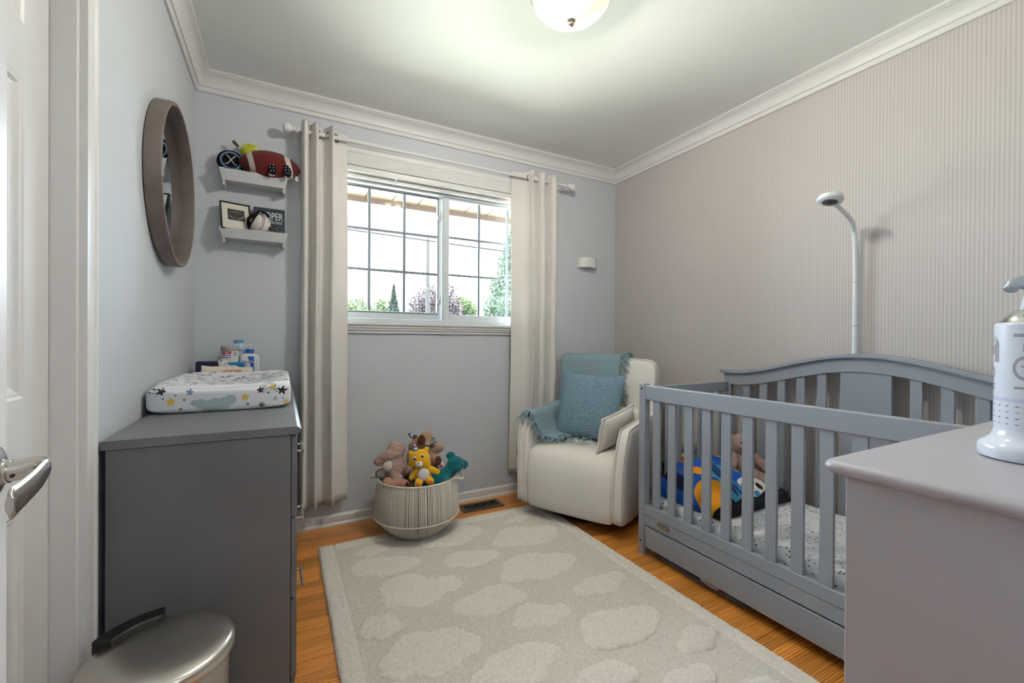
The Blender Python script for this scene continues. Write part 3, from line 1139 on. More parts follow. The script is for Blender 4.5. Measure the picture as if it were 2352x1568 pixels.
paint(fo, fbcol)
fo.location = (0, 0, fz)
lc = MB()
M_l = MB()
la = .62
for i in range(8):
    x = -.062 + .0145 * i
    rr = .0765 * (1 - (abs(x) / .144) ** 2.1) ** .72 + .004
    lc.tube([(x, -rr * math.sin(q), fz + rr * math.cos(q)) for q in (la - .10, la - .02, la + .09)], .0024, 6)
lc.tube([(x, -(.0765 * (1 - (abs(x) / .144) ** 2.1) ** .72 + .004) * math.sin(la), fz + (.0765 * (1 - (abs(x) / .144) ** 2.1) ** .72 + .004) * math.cos(la)) for x in np.linspace(-.064, .042, 14)], .0018, 6)
lc.build('laces', M_felt, fbt)
for x, dz in ((.008, 0), (.080, 0)):
    ft = MB()
    ft.ell((x, -.071, fz - .036), (.0185, .008, .033), rotm(y=-.12), 24, 14)
    fo_ = ft.build('foot', M_navy, fbt, smooth=180)
    for i, (dx, dz2) in enumerate(((-.007, .018), (.007, .020), (-.008, .004), (.007, .005), (-.004, -.012), (.009, -.010))):
        MB().ell((x + dx, -.0785 + .0016 * abs(dz2) / .02, fz - .036 + dz2), (.0028, .0012, .0028), None, 10, 6).build('dot', M_felt, fo_)
    MB().ell((x, -.066, fz - .064), (.014, .008, .008)).build('sock', mat('cream_felt', (210, 198, 186), .9), fbt, smooth=180)
M_thread = mat('dark_thread', (40, 14, 16), .9)
for x in (.018, .068):
    MB().tube([(x - .006, -.0695, fz - .004), (x, -.071, fz - .008), (x + .005, -.0695, fz - .004)], .001, 5).build('eye_stitch', M_thread, fbt)
MB().tube(arcpts((.034, -.0725, fz - .010), (.044, -.073, fz - .020), (.055, -.0725, fz - .011), 8), .0009, 5).build('mouth_stitch', M_thread, fbt)
MB().box(.118, .132, -.042, -.040, fz - .070, fz - .045).build('care_tag', M_felt, fbt, smooth=0)

# framed scan picture
Mf = mat('black_frame', (18, 19, 24), .4)
pf_ = thing('framed_scan', 'black frame with cream mat and grey scan picture', 'picture frame', (0, 0, 0))
TL, TR, BL = Vector((.111, -.052, 1.789)), Vector((.111 + .135 * math.cos(.26), -.052 + .135 * math.sin(.26), 1.789)), Vector((.111 + .0548 * math.sin(.26), -.052 - .0548 * math.cos(.26), 1.789 - .1504))
ex, ez = (TR - TL), (TL - BL)
ez = (ez - ex * (ez.dot(ex) / ex.dot(ex))) * 1.0
O = TL - ez
Wf, Hf = ex.length, ez.length
ex.normalize()
ez.normalize()
ey = ex.cross(ez) * -1
MF = Matrix(((ex.x, ey.x, ez.x, 0), (ex.y, ey.y, ez.y, 0), (ex.z, ey.z, ez.z, 0), (0, 0, 0, 1)))
pf_.location = O
pf_.rotation_mode = 'QUATERNION'
pf_.rotation_quaternion = MF.to_3x3().to_quaternion()
fr = MB()
ring(fr, 0, Wf, 0, Hf, .0065, .0065, .0065, .0065, -.004, .012).build('frame', Mf, pf_, smooth=0, bevel=.0008)
MB().box(.004, Wf - .004, .002, .0045, .004, Hf - .004).build('mat_board', mat('cream_mat', (224, 218, 206), .8), pf_, smooth=0)
sc0 = MB()
sx0, sx1, sz0, sz1 = Wf * .24, Wf * .80, Hf * .36, Hf * .76
sc0.grid(lambda u, v: (sx0 + (sx1 - sx0) * u, .0012, sz0 + (sz1 - sz0) * v), 60, 46)
so = sc0.build('scan_print', mat('scan_print', (60, 56, 54), .5, attr=True), pf_, smooth=0)


def scancol(c):
    u = (c[:, 0] - sx0) / (sx1 - sx0)
    v = (c[:, 2] - sz0) / (sz1 - sz0)
    g = np.full(len(c), .030)
    n = np.array([noise.noise(Vector((a * 7, b * 9, 3.3))) for a, b in zip(u, v)])
    arc = np.exp(-((((u - .52) / .42) ** 2 + ((v - .50) / .36) ** 2 - 1) / .22) ** 2)
    g += .34 * arc * (v < .48) * np.clip(.6 + n, 0, 1.4)
    g += .20 * np.exp(-(((u - .5) / .22) ** 2 + ((v - .78) / .07) ** 2)) * np.clip(.7 + n, 0, 1.5)
    g += .04 * np.clip(n, 0, 1)
    return np.stack([g * 1.02, g, g * .97], 1)


paint(so, scancol)
MB().prism([(.014, .02), (.05, 0), (.052, .002), (.016, .06)], 0, Wf * .4, Wf * .6).build('easel_back', Mf, pf_, smooth=0)

# name sign
sg = thing('name_sign', 'square slate-grey name sign with white lettering', 'sign', (.333, -.050, SF2))
sg.rotation_euler = (-.06, 0, 0)
M_slate = mat('slate_board', (52, 60, 70), .7, var=(30, .1))
MB().box(-.0735, .0735, 0, .012, 0, .176).build('board', M_slate, sg, smooth=0, bevel=.001)
M_let = mat('white_print', (206, 212, 216), .7)
text('lettering', 'COOPER', .056, M_let, sg, (-.004, -.0004, .132), sx=.62, ext=.0003, bold=.0006)
text('script_lettering', 'James', .030, M_let, sg, (.030, -.0006, .103), sx=.85, shear=.3, ext=.0003)
for x, h_ in ((-.030, .012), (-.014, .016), (.002, .018), (.016, .012), (.036, .034), (.060, .022)):
    p = MB()
    p.tube([(x, -.0004, .045), (x, -.0004, .045 + h_)], .0005, 4)
    n_ = max(2, int(h_ / .006))
    for i in range(n_):
        z_ = .045 + h_ * (.25 + .75 * i / n_)
        w_ = .012 * (h_ / .034) * (1 - i / n_) + .002
        p.tube([(x - w_, -.0004, z_ - w_ * .6), (x, -.0004, z_), (x + w_, -.0004, z_ - w_ * .6)], .0006, 4)
    p.build('tree_mark', mat('pale_print', (150, 160, 168), .7), sg)

# plush baseball with cap
bb = thing('plush_baseball', 'white plush baseball wearing a navy cap', 'plush toy', (.289, -.072, SF2))
bz = .081
M_bw = mat('baseball_plush', (220, 214, 208), .85, bump=(500, .3, .001))
MB().ell((0, 0, bz), (.052, .040, .052), None, 36, 24).build('body', M_bw, bb, smooth=180)
blob('bottom', [('c', (0, .005, .020), (0, .005, .05), .018, .024)], M_bw, bb, .005, 3)
cp = MB()
cd_ = Vector((-.80, -.02, .42)).normalized()
qc = cd_.to_track_quat('Z', 'Y').to_matrix().to_4x4()
pr = []
for i in range(13):
    a = math.radians(66) * (1 - i / 12)
    pr.append((.0555 * math.sin(a) + .0, .0555 * math.cos(a)))
cp.lathe(pr, 36, M=Matrix.Diagonal((1, .84, 1, 1)) @ qc, c=(-.002, .004, bz)).build('cap', M_navy, bb, smooth=180, solid=.003)
br = MB()
br.tube([(-.020, -.030, bz + .050), (.005, -.036, bz + .056), (.030, -.026, bz + .050), (.046, -.012, bz + .034)], [.006, .008, .008, .004], 10, flat=.5).build('cap_brim', M_navy, bb, smooth=180)
red = mat('red_stitch', (150, 44, 48), .8)
for s, off in ((1, 0),):
    pts, tk = [], MB()
    for i in range(15):
        a = -1.15 + 2.2 * i / 14
        x = .020 - .022 * (a - .2) ** 2 * .6
        z_ = .046 * math.sin(a)
        y_ = -.0405 * math.sqrt(max(0, 1 - (x / .052) ** 2 - (z_ / .052) ** 2)) - .0008
        tk.tube([(x - .007, y_ + .0008, z_ + bz + .004), (x, y_, z_ + bz), (x + .007, y_ + .0008, z_ + bz + .004)], .0011, 5)
    tk.build('stitching', red, bb)
MB().ell((-.032, -.033, bz + .004), (.010, .004, .012)).build('cheek_patch', mat('tan_felt', (120, 100, 84), .9), bb, smooth=180)
for x, z_ in ((.026, .018), (.040, .006)):
    MB().ell((x, -.0405 * math.sqrt(max(0, 1 - (x / .052) ** 2 - (z_ / .052) ** 2)), bz + z_), .0022).build('eye', M_black, bb)
blob('arm', [('c', (.046, -.012, bz - .022), (.078, -.020, bz - .034), .008, .007)], M_brown, bb, .004, 2)
# ------------------------------------------------------------------ charcoal dresser along the left wall
DT = .836
M_char = mat('charcoal_paint', (112, 113, 116), .42, var=(6, .06), bump=(160, .04, .001))
ds = thing('charcoal_dresser', 'charcoal grey dresser with nickel bar pulls under the changing pad', 'dresser', (.23, -.70, 0))
ox, oy = -.23, .70


def B(x0, x1, y0, y1, z0, z1):
    return MB().box(x0 + ox, x1 + ox, y0 + oy, y1 + oy, z0, z1)


B(.020, .420, -1.325, -.045, .0, .812).build('carcass', M_char, ds, smooth=0, bevel=.0015)
tp = MB()
tp.prism([(.012 + ox, .813), (.436 + ox, .813), (.447 + ox, .820), (.447 + ox, .828), (.436 + ox, DT), (.012 + ox, DT)], 1, -1.332 + oy, -.04 + oy)
tp.build('top', M_char, ds, smooth=0, bevel=.0012)
for (z0, z1) in ((.579, .806), (.345, .572), (.112, .338)):
    dr = MB()
    pr = [(.422, z0), (.434, z0), (.4365, z0 + .008), (.4365, z1 - .008), (.434, z1), (.422, z1)]
    dr.prism([(a + ox, b) for a, b in pr], 1, -1.323 + oy, -.047 + oy)
    do = dr.build('drawer', M_char, ds, smooth=0)
    for yc in (-.965, -.36):
        zc = (z0 + z1) / 2
        hd = MB()
        hd.tube([(.462 + ox, yc - .066 + oy, zc), (.462 + ox, yc + .066 + oy, zc)], .0048, 10)
        hd.tube([(.436 + ox, yc - .055 + oy, zc), (.462 + ox, yc - .055 + oy, zc)], .004, 8)
        hd.tube([(.436 + ox, yc + .055 + oy, zc), (.462 + ox, yc + .055 + oy, zc)], .004, 8)
        hd.build('bar_pull', M_nickel, do)
B(.422, .432, -1.323, -.047, .0, .104).build('plinth', M_char, ds, smooth=0)

# ------------------------------------------------------------------ changing pad (contoured), printed cover
cp_ = thing('changing_pad', 'contoured white changing pad with printed stars and grey cloud', 'changing pad', (.218, -.575, DT))
PW, PL = .208, .365          # half width, half length


def padsec(u, t=.5):
    """cross-section height at u in -1..1: low middle, raised sides"""
    s = max(0, min(1, (min(t, 1 - t) - .05) / .16))
    s = s * s * (3 - 2 * s)
    k = min(1, abs(u) ** 2.6 * 1.05)
    return (.088 + .010 * k) * (1 - s) + (.060 + .052 * k) * s


nu_, nv_ = 240, 110
mb = MB()


def padpt(u, v):
    # superellipse shell: v around the rim from bottom (0) up the side (.45) and over the top to the centre line
    return None


# front, top and sides as one closed skin: rows along y, ring per row
rows = []
NR = 210
sec_n = 360
_dn = [2 * PI * i / 6000 for i in range(6001)]
_dx = np.array([math.copysign(abs(math.cos(a)) ** .42, math.cos(a)) * .208 for a in _dn])
_dz = np.array([math.copysign(abs(math.sin(a)) ** .42, math.sin(a)) * .045 for a in _dn])
_arc = np.concatenate([[0], np.cumsum(np.hypot(np.diff(_dx), np.diff(_dz)))])
SEC_A = np.interp(np.linspace(0, _arc[-1], sec_n, endpoint=False), _arc, _dn)
for j in range(NR + 1):
    t = j / NR
    yy = -PL + 2 * PL * t
    e = min(1, (1 - abs(2 * t - 1)) / .055)
    end = math.sqrt(max(0.0, 1 - (1 - e) ** 2)) if e < 1 else 1
    ring_ = []
    for i in range(sec_n):
        a = SEC_A[i]
        cx_, sz_ = math.cos(a), math.sin(a)
        x = math.copysign(abs(cx_) ** .42, cx_) * PW
        hh = padsec(x / PW, t)
        # rounded box section
        if sz_ >= 0:
            z = hh * (.5 + .5 * abs(sz_) ** .42)
        else:
            z = hh * .5 - .035 * abs(sz_) ** .35 - (hh * .5 - .035) * abs(sz_) ** .35
        inset = (1 - end)
        z = z * (1 - .15 * inset) + hh * .03 * inset
        x = x * (1 - .05 * inset)
        wr = .0022 * noise.noise(Vector((x * 22, yy * 9, 2))) + .0016 * noise.noise(Vector((x * 50, yy * 18, 7)))
        ring_.append((x, yy, max(0.0, z + (wr if z > .02 else 0))))
    rows.append(ring_)
vs = [p for r in rows for p in r]
fs = []
for j in range(NR):
    for i in range(sec_n):
        k = (i + 1) % sec_n
        fs.append((j * sec_n + i, j * sec_n + k, (j + 1) * sec_n + k, (j + 1) * sec_n + i))
mb.add(vs, fs)
# end caps as dense grids so that the printed pattern stays sharp
for j, row in ((0, rows[0]), (NR, rows[NR])):
    top_ = sorted([(p[0], p[2]) for p, a in zip(row, SEC_A) if math.sin(a) >= 0])
    bot_ = sorted([(p[0], p[2]) for p, a in zip(row, SEC_A) if math.sin(a) <= 0])
    xe = max(p[0] for p in row)
    sgn = -1 if j == 0 else 1
    tx_, tz_ = [q[0] for q in top_], [q[1] for q in top_]
    bx_, bz2 = [q[0] for q in bot_], [q[1] for q in bot_]
    GX, GZ = (360, 90) if j == 0 else (60, 20)

    def capf(u, v):
        x = -xe + 2 * xe * u
        z0_, z1_ = float(np.interp(x, bx_, bz2)), float(np.interp(x, tx_, tz_))
        m2 = max(abs(2 * u - 1), abs(2 * v - 1))
        return (x, row[0][1] + sgn * .010 * (1 - m2 ** 7), z0_ + (z1_ - z0_) * v)
    mb.grid(capf, GX, GZ)
M_pad = mat('printed_cotton', (222, 224, 230), .85, bump=(420, .15, .001), attr=True, spec=.2)
po = mb.build('cover', M_pad, cp_, smooth=180)


def star_sd(dx, dz, r, ang=0, n=5, inner=.38):
    a = np.arctan2(dz, dx) - ang
    d = np.hypot(dx, dz)
    seg = 2 * np.pi / n
    k = np.abs(((a + seg / 2) % seg) - seg / 2) / (seg / 2)
    return d - r * (1 - (1 - inner) * k)


WHITE = np.array(lin((224, 225, 231))[:3])
DARK = np.array(lin((44, 50, 60))[:3])
GOLD = np.array(lin((226, 186, 84))[:3])
BLUEG = np.array(lin((112, 132, 160))[:3])
SAGE = np.array(lin((170, 186, 190))[:3])
GREYS = np.array(lin((170, 180, 190))[:3])


def padcol(c):
    out = np.tile(WHITE, (len(c), 1))
    x, y, z = c[:, 0], c[:, 1], c[:, 2]
    front = (y < -PL + .030)
    # cloud on the front face
    cl = np.full(len(c), 9.0)
    for a, b, r in ((-.060, .030, .016), (-.040, .022, .020), (-.018, .026, .022), (.006, .030, .020), (.024, .040, .017), (-.078, .034, .010)):
        cl = np.minimum(cl, np.hypot(x - a, z - b) - r)
    out[front & (cl < 0)] = SAGE
    for a, b, r, col_, ang in ((-.140, .042, .015, GOLD, 1.57), (.066, .046, .014, GOLD, 1.5), (-.090, .070, .012, BLUEG, 1.4), (.112, .068, .012, DARK, 1.7), (.180, .064, .017, DARK, 1.4),
                               (-.166, .076, .014, DARK, 1.2), (.158, .036, .010, GREYS, 1.2), (.192, .022, .011, GOLD, 1.6), (.150, .078, .012, GOLD, 1.57)):
        out[front & (star_sd(x - a, z - b, r, ang) < 0)] = col_
    out[front & (star_sd(x - .116, z - .016, .013, .3, 8, .12) < 0)] = DARK
    for a, b, r in ((-.104, .046, .004), (-.114, .016, .004), (.074, .022, .004), (.136, .058, .004), (.182, .036, .003), (-.160, .052, .003), (-.128, .062, .003)):
        d = np.hypot(x - a, z - b)
        out[front & (d < r) & (d > r * .35)] = DARK * 1.6
    # shooting-star dashes
    for cx0, cz0, sg_ in ((.140, .050, 1),):
        rr = np.hypot(x - cx0, z - cz0)
        an = np.arctan2(z - cz0, x - cx0)
        band = ((rr * 260).astype(int) % 2 == 0) & (((an * 5 + (rr * 260).astype(int) * .37) % 1.0) < .62)
        out[front & (rr > .018) & (rr < .040) & (an > .35) & (an < 2.8) & band] = DARK
    rr = np.hypot(x + .190, z - .052)
    an = np.arctan2(z - .052, x + .190)
    band = ((rr * 330).astype(int) % 2 == 0) & (((an * 14) % 1.0) < .6)
    out[front & (rr > .018) & (rr < .034) & (an > .6) & (an < 2.2) & band] = DARK
    # small dashes, stars and pale clouds scattered over the top
    top = ~front
    r2 = np.random.default_rng(5)
    for i in range(340):
        a, b = r2.uniform(-PW, PW), r2.uniform(-PL + .02, PL)
        w_, l_ = r2.uniform(.0022, .0042), r2.uniform(.006, .013)
        t_ = r2.uniform(-.5, .5)
        dx, dy = x - a, y - b
        out[top & (np.abs(dx * math.cos(t_) + dy * math.sin(t_)) < l_) & (np.abs(-dx * math.sin(t_) + dy * math.cos(t_)) < w_)] = DARK * (1 + r2.random() * 2.5)
    for i in range(16):
        a, b = r2.uniform(-PW, PW), r2.uniform(-PL + .03, PL)
        out[top & (star_sd(x - a, y - b, r2.uniform(.010, .018), r2.random() * 2) < 0)] = (DARK, GOLD, BLUEG, GREYS)[i % 4]
    for i in range(7):
        a, b = r2.uniform(-PW * .7, PW * .8), r2.uniform(-PL + .05, PL)
        d = np.hypot((x - a) / 2.0, (y - b)) + .006 * np.sin((x - a) * 150)
        out[top & (d < .022)] = SAGE
        out[top & (np.abs(d - .022) < .0012)] = DARK * 2
    return out


paint(po, padcol)

# ------------------------------------------------------------------ things behind the pad
M_bw1 = mat('bottle_white', (214, 216, 218), .35)
lb = thing('lotion_bottle', 'white lotion pump bottle with blue label and collar', 'bottle', (.252, -.125, DT))
pts = []
bo = MB()


def rbox(w, d, r, n=6):
    out = []
    for sx, sy, a0 in ((1, 1, 0), (-1, 1, PI / 2), (-1, -1, PI), (1, -1, 1.5 * PI)):
        for i in range(n + 1):
            a = a0 + PI / 2 * i / n
            out.append((sx * (w - r) + r * math.cos(a), sy * (d - r) + r * math.sin(a)))
    return out


def stack(secs, name, m, parent, smooth=40, c=(0, 0, 0)):
    """secs: list of (z, half width, half depth, corner radius)"""
    mb_ = MB()
    vs, fs = [], []
    for z, w_, d_, r_ in secs:
        vs += [(x + c[0], y + c[1], z + c[2]) for x, y in rbox(w_, d_, r_)]
    n_ = len(rbox(1, 1, .1))
    for i in range(len(secs) - 1):
        for k in range(n_):
            l = (k + 1) % n_
            fs.append((i * n_ + k, i * n_ + l, (i + 1) * n_ + l, (i + 1) * n_ + k))
    fs += [tuple(range(n_ - 1, -1, -1)), tuple((len(secs) - 1) * n_ + k for k in range(n_))]
    return mb_.add(vs, fs).build(name, m, parent, smooth=smooth)


stack([(0, .040, .022, .012), (.004, .043, .025, .014), (.150, .043, .025, .014), (.163, .041, .023, .015), (.170, .034, .020, .014), (.173, .018, .016, .012)], 'body', M_bw1, lb)
M_cblue = mat('label_blue', (40, 96, 176), .4)
MB().lathe([(.017, .172), (.017, .192), (.015, .194)], 24).build('collar', M_cblue, lb)
pu = MB()
pu.lathe([(.006, .194), (.006, .206), (.011, .207), (.012, .213), (.006, .216)], 20)
pu.tube([(0, 0, .211), (-.018, -.002, .212), (-.032, -.004, .207)], [.006, .005, .004], 10)
pu.build('pump', M_bw1, lb)
MB().add([(-.010, -.0256, .158), (.016, -.0256, .158), (.019, -.0256, .150), (.019, -.0256, .060), (.011, -.0256, .060), (.002, -.0256, .12), (-.008, -.0256, .158)][:6], [(0, 1, 2, 3, 4, 5)]).build('label_panel', M_cblue, lb, smooth=0)
M_ink = mat('navy_ink', (36, 50, 88), .5)
text('brand_lettering', 'Cera', .020, M_ink, lb, (-.0195, -.0262, .130), sx=.78, ext=.0002)
text('brand_lettering', 'Ve', .020, mat('white_ink', (232, 234, 238), .5), lb, (.0095, -.0262, .130), sx=.78, ext=.0002)
for i, (w_, z_) in enumerate(((.026, .112), (.018, .104), (.022, .098), (.014, .090))):
    MB().box(-.036, -.036 + w_, -.0260, -.0254, z_, z_ + .0022).build('small_print', M_ink, lb, smooth=0)

# teal box with the cream tub on top
tbx = thing('teal_wipes_box', 'bright blue lidded box beneath the cream tub', 'box', (.178, -.135, DT))
stack([(0, .050, .036, .012), (.006, .052, .038, .014), (.112, .052, .038, .014), (.114, .054, .040, .014), (.124, .054, .040, .014), (.128, .050, .036, .012)], 'box', mat('teal_plastic', (26, 124, 178), .35), tbx)
ct = thing('cream_tub', 'grey-lidded white cream tub with red label', 'tub', (.166, -.135, DT + .128))
MB().lathe([(.036, 0), (.038, .002), (.038, .058), (.036, .060)], 40).build('tub', mat('tub_white', (208, 208, 206), .4), ct, smooth=35)
MB().lathe([(.039, .060), (.040, .062), (.040, .080), (.038, .083), (.0, .084)], 40).build('lid', mat('tub_grey', (158, 160, 160), .45), ct, smooth=35)


def wrap(name, r, a0, a1, z0, z1, m, parent, n=14):
    return MB().grid(lambda u, v: (r * math.cos(a0 + (a1 - a0) * u), r * math.sin(a0 + (a1 - a0) * u), z0 + (z1 - z0) * v), n, 2).build(name, m, parent, smooth=180)


A0 = -PI / 2
wrap('red_label', .0383, A0 - .95, A0 + .22, .042, .056, mat('label_red', (186, 34, 52), .5), ct)
wrap('purple_stripe', .0383, A0 - .95, A0 + .22, .034, .037, mat('label_purple', (78, 66, 150), .5), ct)
wrap('purple_stripe', .0383, A0 - .95, A0 + .22, .024, .027, mat('label_purple'), ct)
wrap('barcode_ground', .0383, A0 + .42, A0 + .95, .030, .054, mat('label_paper', (226, 226, 226), .5), ct)
for i in range(9):
    wrap('barcode_bar', .0385, A0 + .45 + .055 * i, A0 + .45 + .055 * i + (.03 if i % 3 else .015), .032, .053, M_ink, ct, 2)
for i, ch_ in enumerate('crem'):
    an = A0 - .72 + .20 * i
    text('brand_lettering', ch_, .016, mat('white_ink'), ct, (.0386 * math.cos(an), .0386 * math.sin(an), .0492), rot=(PI / 2, 0, an + PI / 2), ext=.0002)

bbt = thing('blue_bottle', 'large pale blue bottle with blue cap behind the tub', 'bottle', (.198, -.062, DT))
MB().lathe([(.044, 0), (.047, .004), (.047, .195), (.044, .207), (.034, .216), (.022, .221), (.021, .224)], 36).build('body', mat('pale_blue_plastic', (176, 200, 214), .3), bbt, smooth=40)
MB().lathe([(.0225, .224), (.0225, .238), (.021, .240), (0, .240)], 28).build('cap', mat('cap_blue', (92, 146, 188), .35), bbt, smooth=35)

nv = thing('navy_box', 'small dark navy box at the wall corner of the dresser', 'box', (.072, -.14, DT))
nb = MB()
nb.prism([(-.042, 0), (.042, 0), (.042, .128), (.034, .136), (-.038, .136), (-.042, .130)], 1, -.030, .030)
nb.build('box', mat('navy_plastic', (22, 30, 66), .3), nv, smooth=0, bevel=.003)

wp = thing('wipes_pack', 'cream wipes packet with red lettering behind the pad', 'packet', (.165, -.222, DT))
M_wp2 = mat('cream_film', (220, 206, 188), .4, bump=(60, .2, .002))
wm = MB()


def wpf(u, v):
    a = 2 * PI * u
    x = .105 * math.copysign(abs(math.cos(a)) ** .6, math.cos(a))
    y_ = .016 * math.copysign(abs(math.sin(a)) ** .7, math.sin(a))
    cr_ = .006 * noise.noise(Vector((x * 30, v * 5, 1)))
    return (x, y_ * (1 - .85 * v ** 5) + cr_ * .5, .112 * v + (.006 * noise.noise(Vector((x * 25, 3, 2))) - x * .05) * v)


wm.grid(wpf, 48, 14, wrapu=True)
wm.build('packet', M_wp2, wp, smooth=180)
text('brand_lettering', 'HUGGIES', .019, mat('label_red'), wp, (.022, -.0180, .088), sx=.95, ext=.0002, bold=.0006)
dp = thing('folded_diaper', 'white folded diaper with printed tab leaning on the boxes', 'diaper', (.150, -.196, DT + .098))
dg = MB()
dg.grid(lambda u, v: (-.030 + .080 * u, -.004 * math.sin(u * 6), (.046 - .034 * u) * v + .004 * math.sin(u * 9)), 16, 6)
dg.build('flap', mat('diaper_white', (224, 224, 226), .7), dp, smooth=180, solid=.004)
MB().lathe([(.019, 0), (.019, .003), (0, .0032)], 24, M=Matrix.Rotation(PI / 2, 4, 'X'), c=(-.014, -.006, .036)).build('tab', mat('diaper_white'), dp)
text('size_number', '1', .018, M_ink, dp, (-.006, -.0115, .030), ext=.0002, shear=.3)
MB().tube([(-.028, -.0105, .040), (-.014, -.0105, .052)], .002, 6).build('red_stripe', mat('label_red'), dp)
tag(dp)
dp.location = (.158, -.193, DT)
for c_ in dp.children:
    c_.location.z += .094
MB().grid(lambda u, v: (-.030 + .070 * u, .0, .100 * v), 4, 4).build('folded_back', mat('diaper_white'), dp, smooth=0, solid=.004)

# ------------------------------------------------------------------ step bin
tr = thing('step_bin', 'round brushed steel pedal bin in front of the dresser', 'bin', (.172, -1.548, 0), 0)
MB().lathe([(.118, .0), (.121, .004), (.121, .025), (.118, .028)], 64).build('base_ring', M_black, tr, smooth=35)
MB().lathe([(.1215, .026), (.1215, .392), (.1195, .394)], 72).build('body', brushed_mat('steel_body', (186, 178, 172), .30, (4, 4, 1)), tr, smooth=35)
M_lid = brushed_mat('steel_lid', (206, 201, 193), .30, (2, 160, 2), .3)
MB().lathe([(.1225, .396), (.1310, .397), (.1325, .399), (.1325, .418), (.1310, .4215), (.124, .4265), (.100, .4320), (.07, .4365), (.03, .439), (0, .4395)], 96).build('lid', M_lid, tr, smooth=40)
hg = MB()
an0 = 2.22
for k in range(1):
    P_ = []
    for i in range(15):
        a = an0 - .52 + 1.04 * i / 14
        P_.append((.139 * math.cos(a), .139 * math.sin(a)))
    for i in range(15):
        a = an0 + .50 - 1.0 * i / 14
        P_.append((.098 * math.cos(a), .098 * math.sin(a)))
    hg.prism(P_, 2, .385, .446)
hg.build('hinge_cover', M_black, tr, smooth=30, bevel=.004)
pd = MB()
pd.box(-.022, .022, -.165, -.10, .012, .020)
pd.build('pedal', M_black, tr, smooth=0, bevel=.003)
# ------------------------------------------------------------------ rug with raised clouds
RX, RY0, RY1, RT = (.562, 1.900), -2.20, -.288, .014
M_pile = mat('rug_ground', (226, 218, 207), 1.0, bump=(260, .7, .004), var=(120, .14), spec=.05)
M_cloud = mat('rug_cloud', (241, 234, 224), 1.0, bump=(200, .8, .005), var=(90, .10), spec=.05)
rg = thing('cloud_rug', 'beige pile rug patterned with raised cream clouds', 'rug', ((RX[0] + RX[1]) / 2, (RY0 + RY1) / 2, 0))
rcx, rcy = (RX[0] + RX[1]) / 2, (RY0 + RY1) / 2


def pile(name, m, x0, x1, y0, y1, step, base_h, amp, mask=None, parent=rg, kind=None, z0=.002):
    nx, ny = int((x1 - x0) / step) + 1, int((y1 - y0) / step) + 1
    xs = np.linspace(x0, x1, nx)
    ys = np.linspace(y0, y1, ny)
    X_, Y_ = np.meshgrid(xs, ys)
    X_ = X_ + rng.uniform(-.35, .35, X_.shape) * step
    Y_ = Y_ + rng.uniform(-.35, .35, Y_.shape) * step
    Z_ = base_h + rng.uniform(-1, 1, X_.shape) * amp
    ok = np.ones(X_.shape, bool)
    if mask is not None:
        d = mask(X_, Y_)
        ep = 1e-4
        gx, gy = (mask(X_ + ep, Y_) - d) / ep, (mask(X_, Y_ + ep) - d) / ep
        g2 = np.maximum(gx * gx + gy * gy, 1e-3)
        out_ = (d > 0) & (d / np.sqrt(g2) < step * 1.1)
        X_ = np.where(out_, X_ - d * gx / g2, X_)
        Y_ = np.where(out_, Y_ - d * gy / g2, Y_)
        ok = (d <= 0) | out_
        d = np.minimum(d, 0)
        rim = np.clip(-d / .012, 0, 1)
        Z_ = z0 + (Z_ - z0) * np.sqrt(1 - (1 - rim) ** 2)
    else:
        e = np.minimum(np.minimum(X_ - x0, x1 - X_), np.minimum(Y_ - y0, y1 - Y_))
        rim = np.clip(e / .010, 0, 1)
        Z_ = z0 + (Z_ - z0) * np.sqrt(np.clip(1 - (1 - rim) ** 2, 0, 1))
    idx = -np.ones(X_.shape, int)
    idx[ok] = np.arange(ok.sum())
    vs = np.stack([X_[ok] - rcx, Y_[ok] - rcy, Z_[ok]], 1)
    q = np.stack([idx[:-1, :-1], idx[:-1, 1:], idx[1:, 1:], idx[1:, :-1]], -1).reshape(-1, 4)
    q = q[(q >= 0).all(1)]
    me = bpy.data.meshes.new(name)
    me.vertices.add(len(vs))
    me.vertices.foreach_set('co', vs.astype(np.float32).ravel())
    me.loops.add(len(q) * 4)
    me.loops.foreach_set('vertex_index', q.astype(np.int32).ravel())
    me.polygons.add(len(q))
    me.polygons.foreach_set('loop_start', np.arange(0, len(q) * 4, 4, dtype=np.int32))
    me.update(calc_edges=True)
    me.validate()
    me.shade_smooth()
    me.materials.append(m)
    o = bpy.data.objects.new(name, me)
    link(o, parent)
    return o


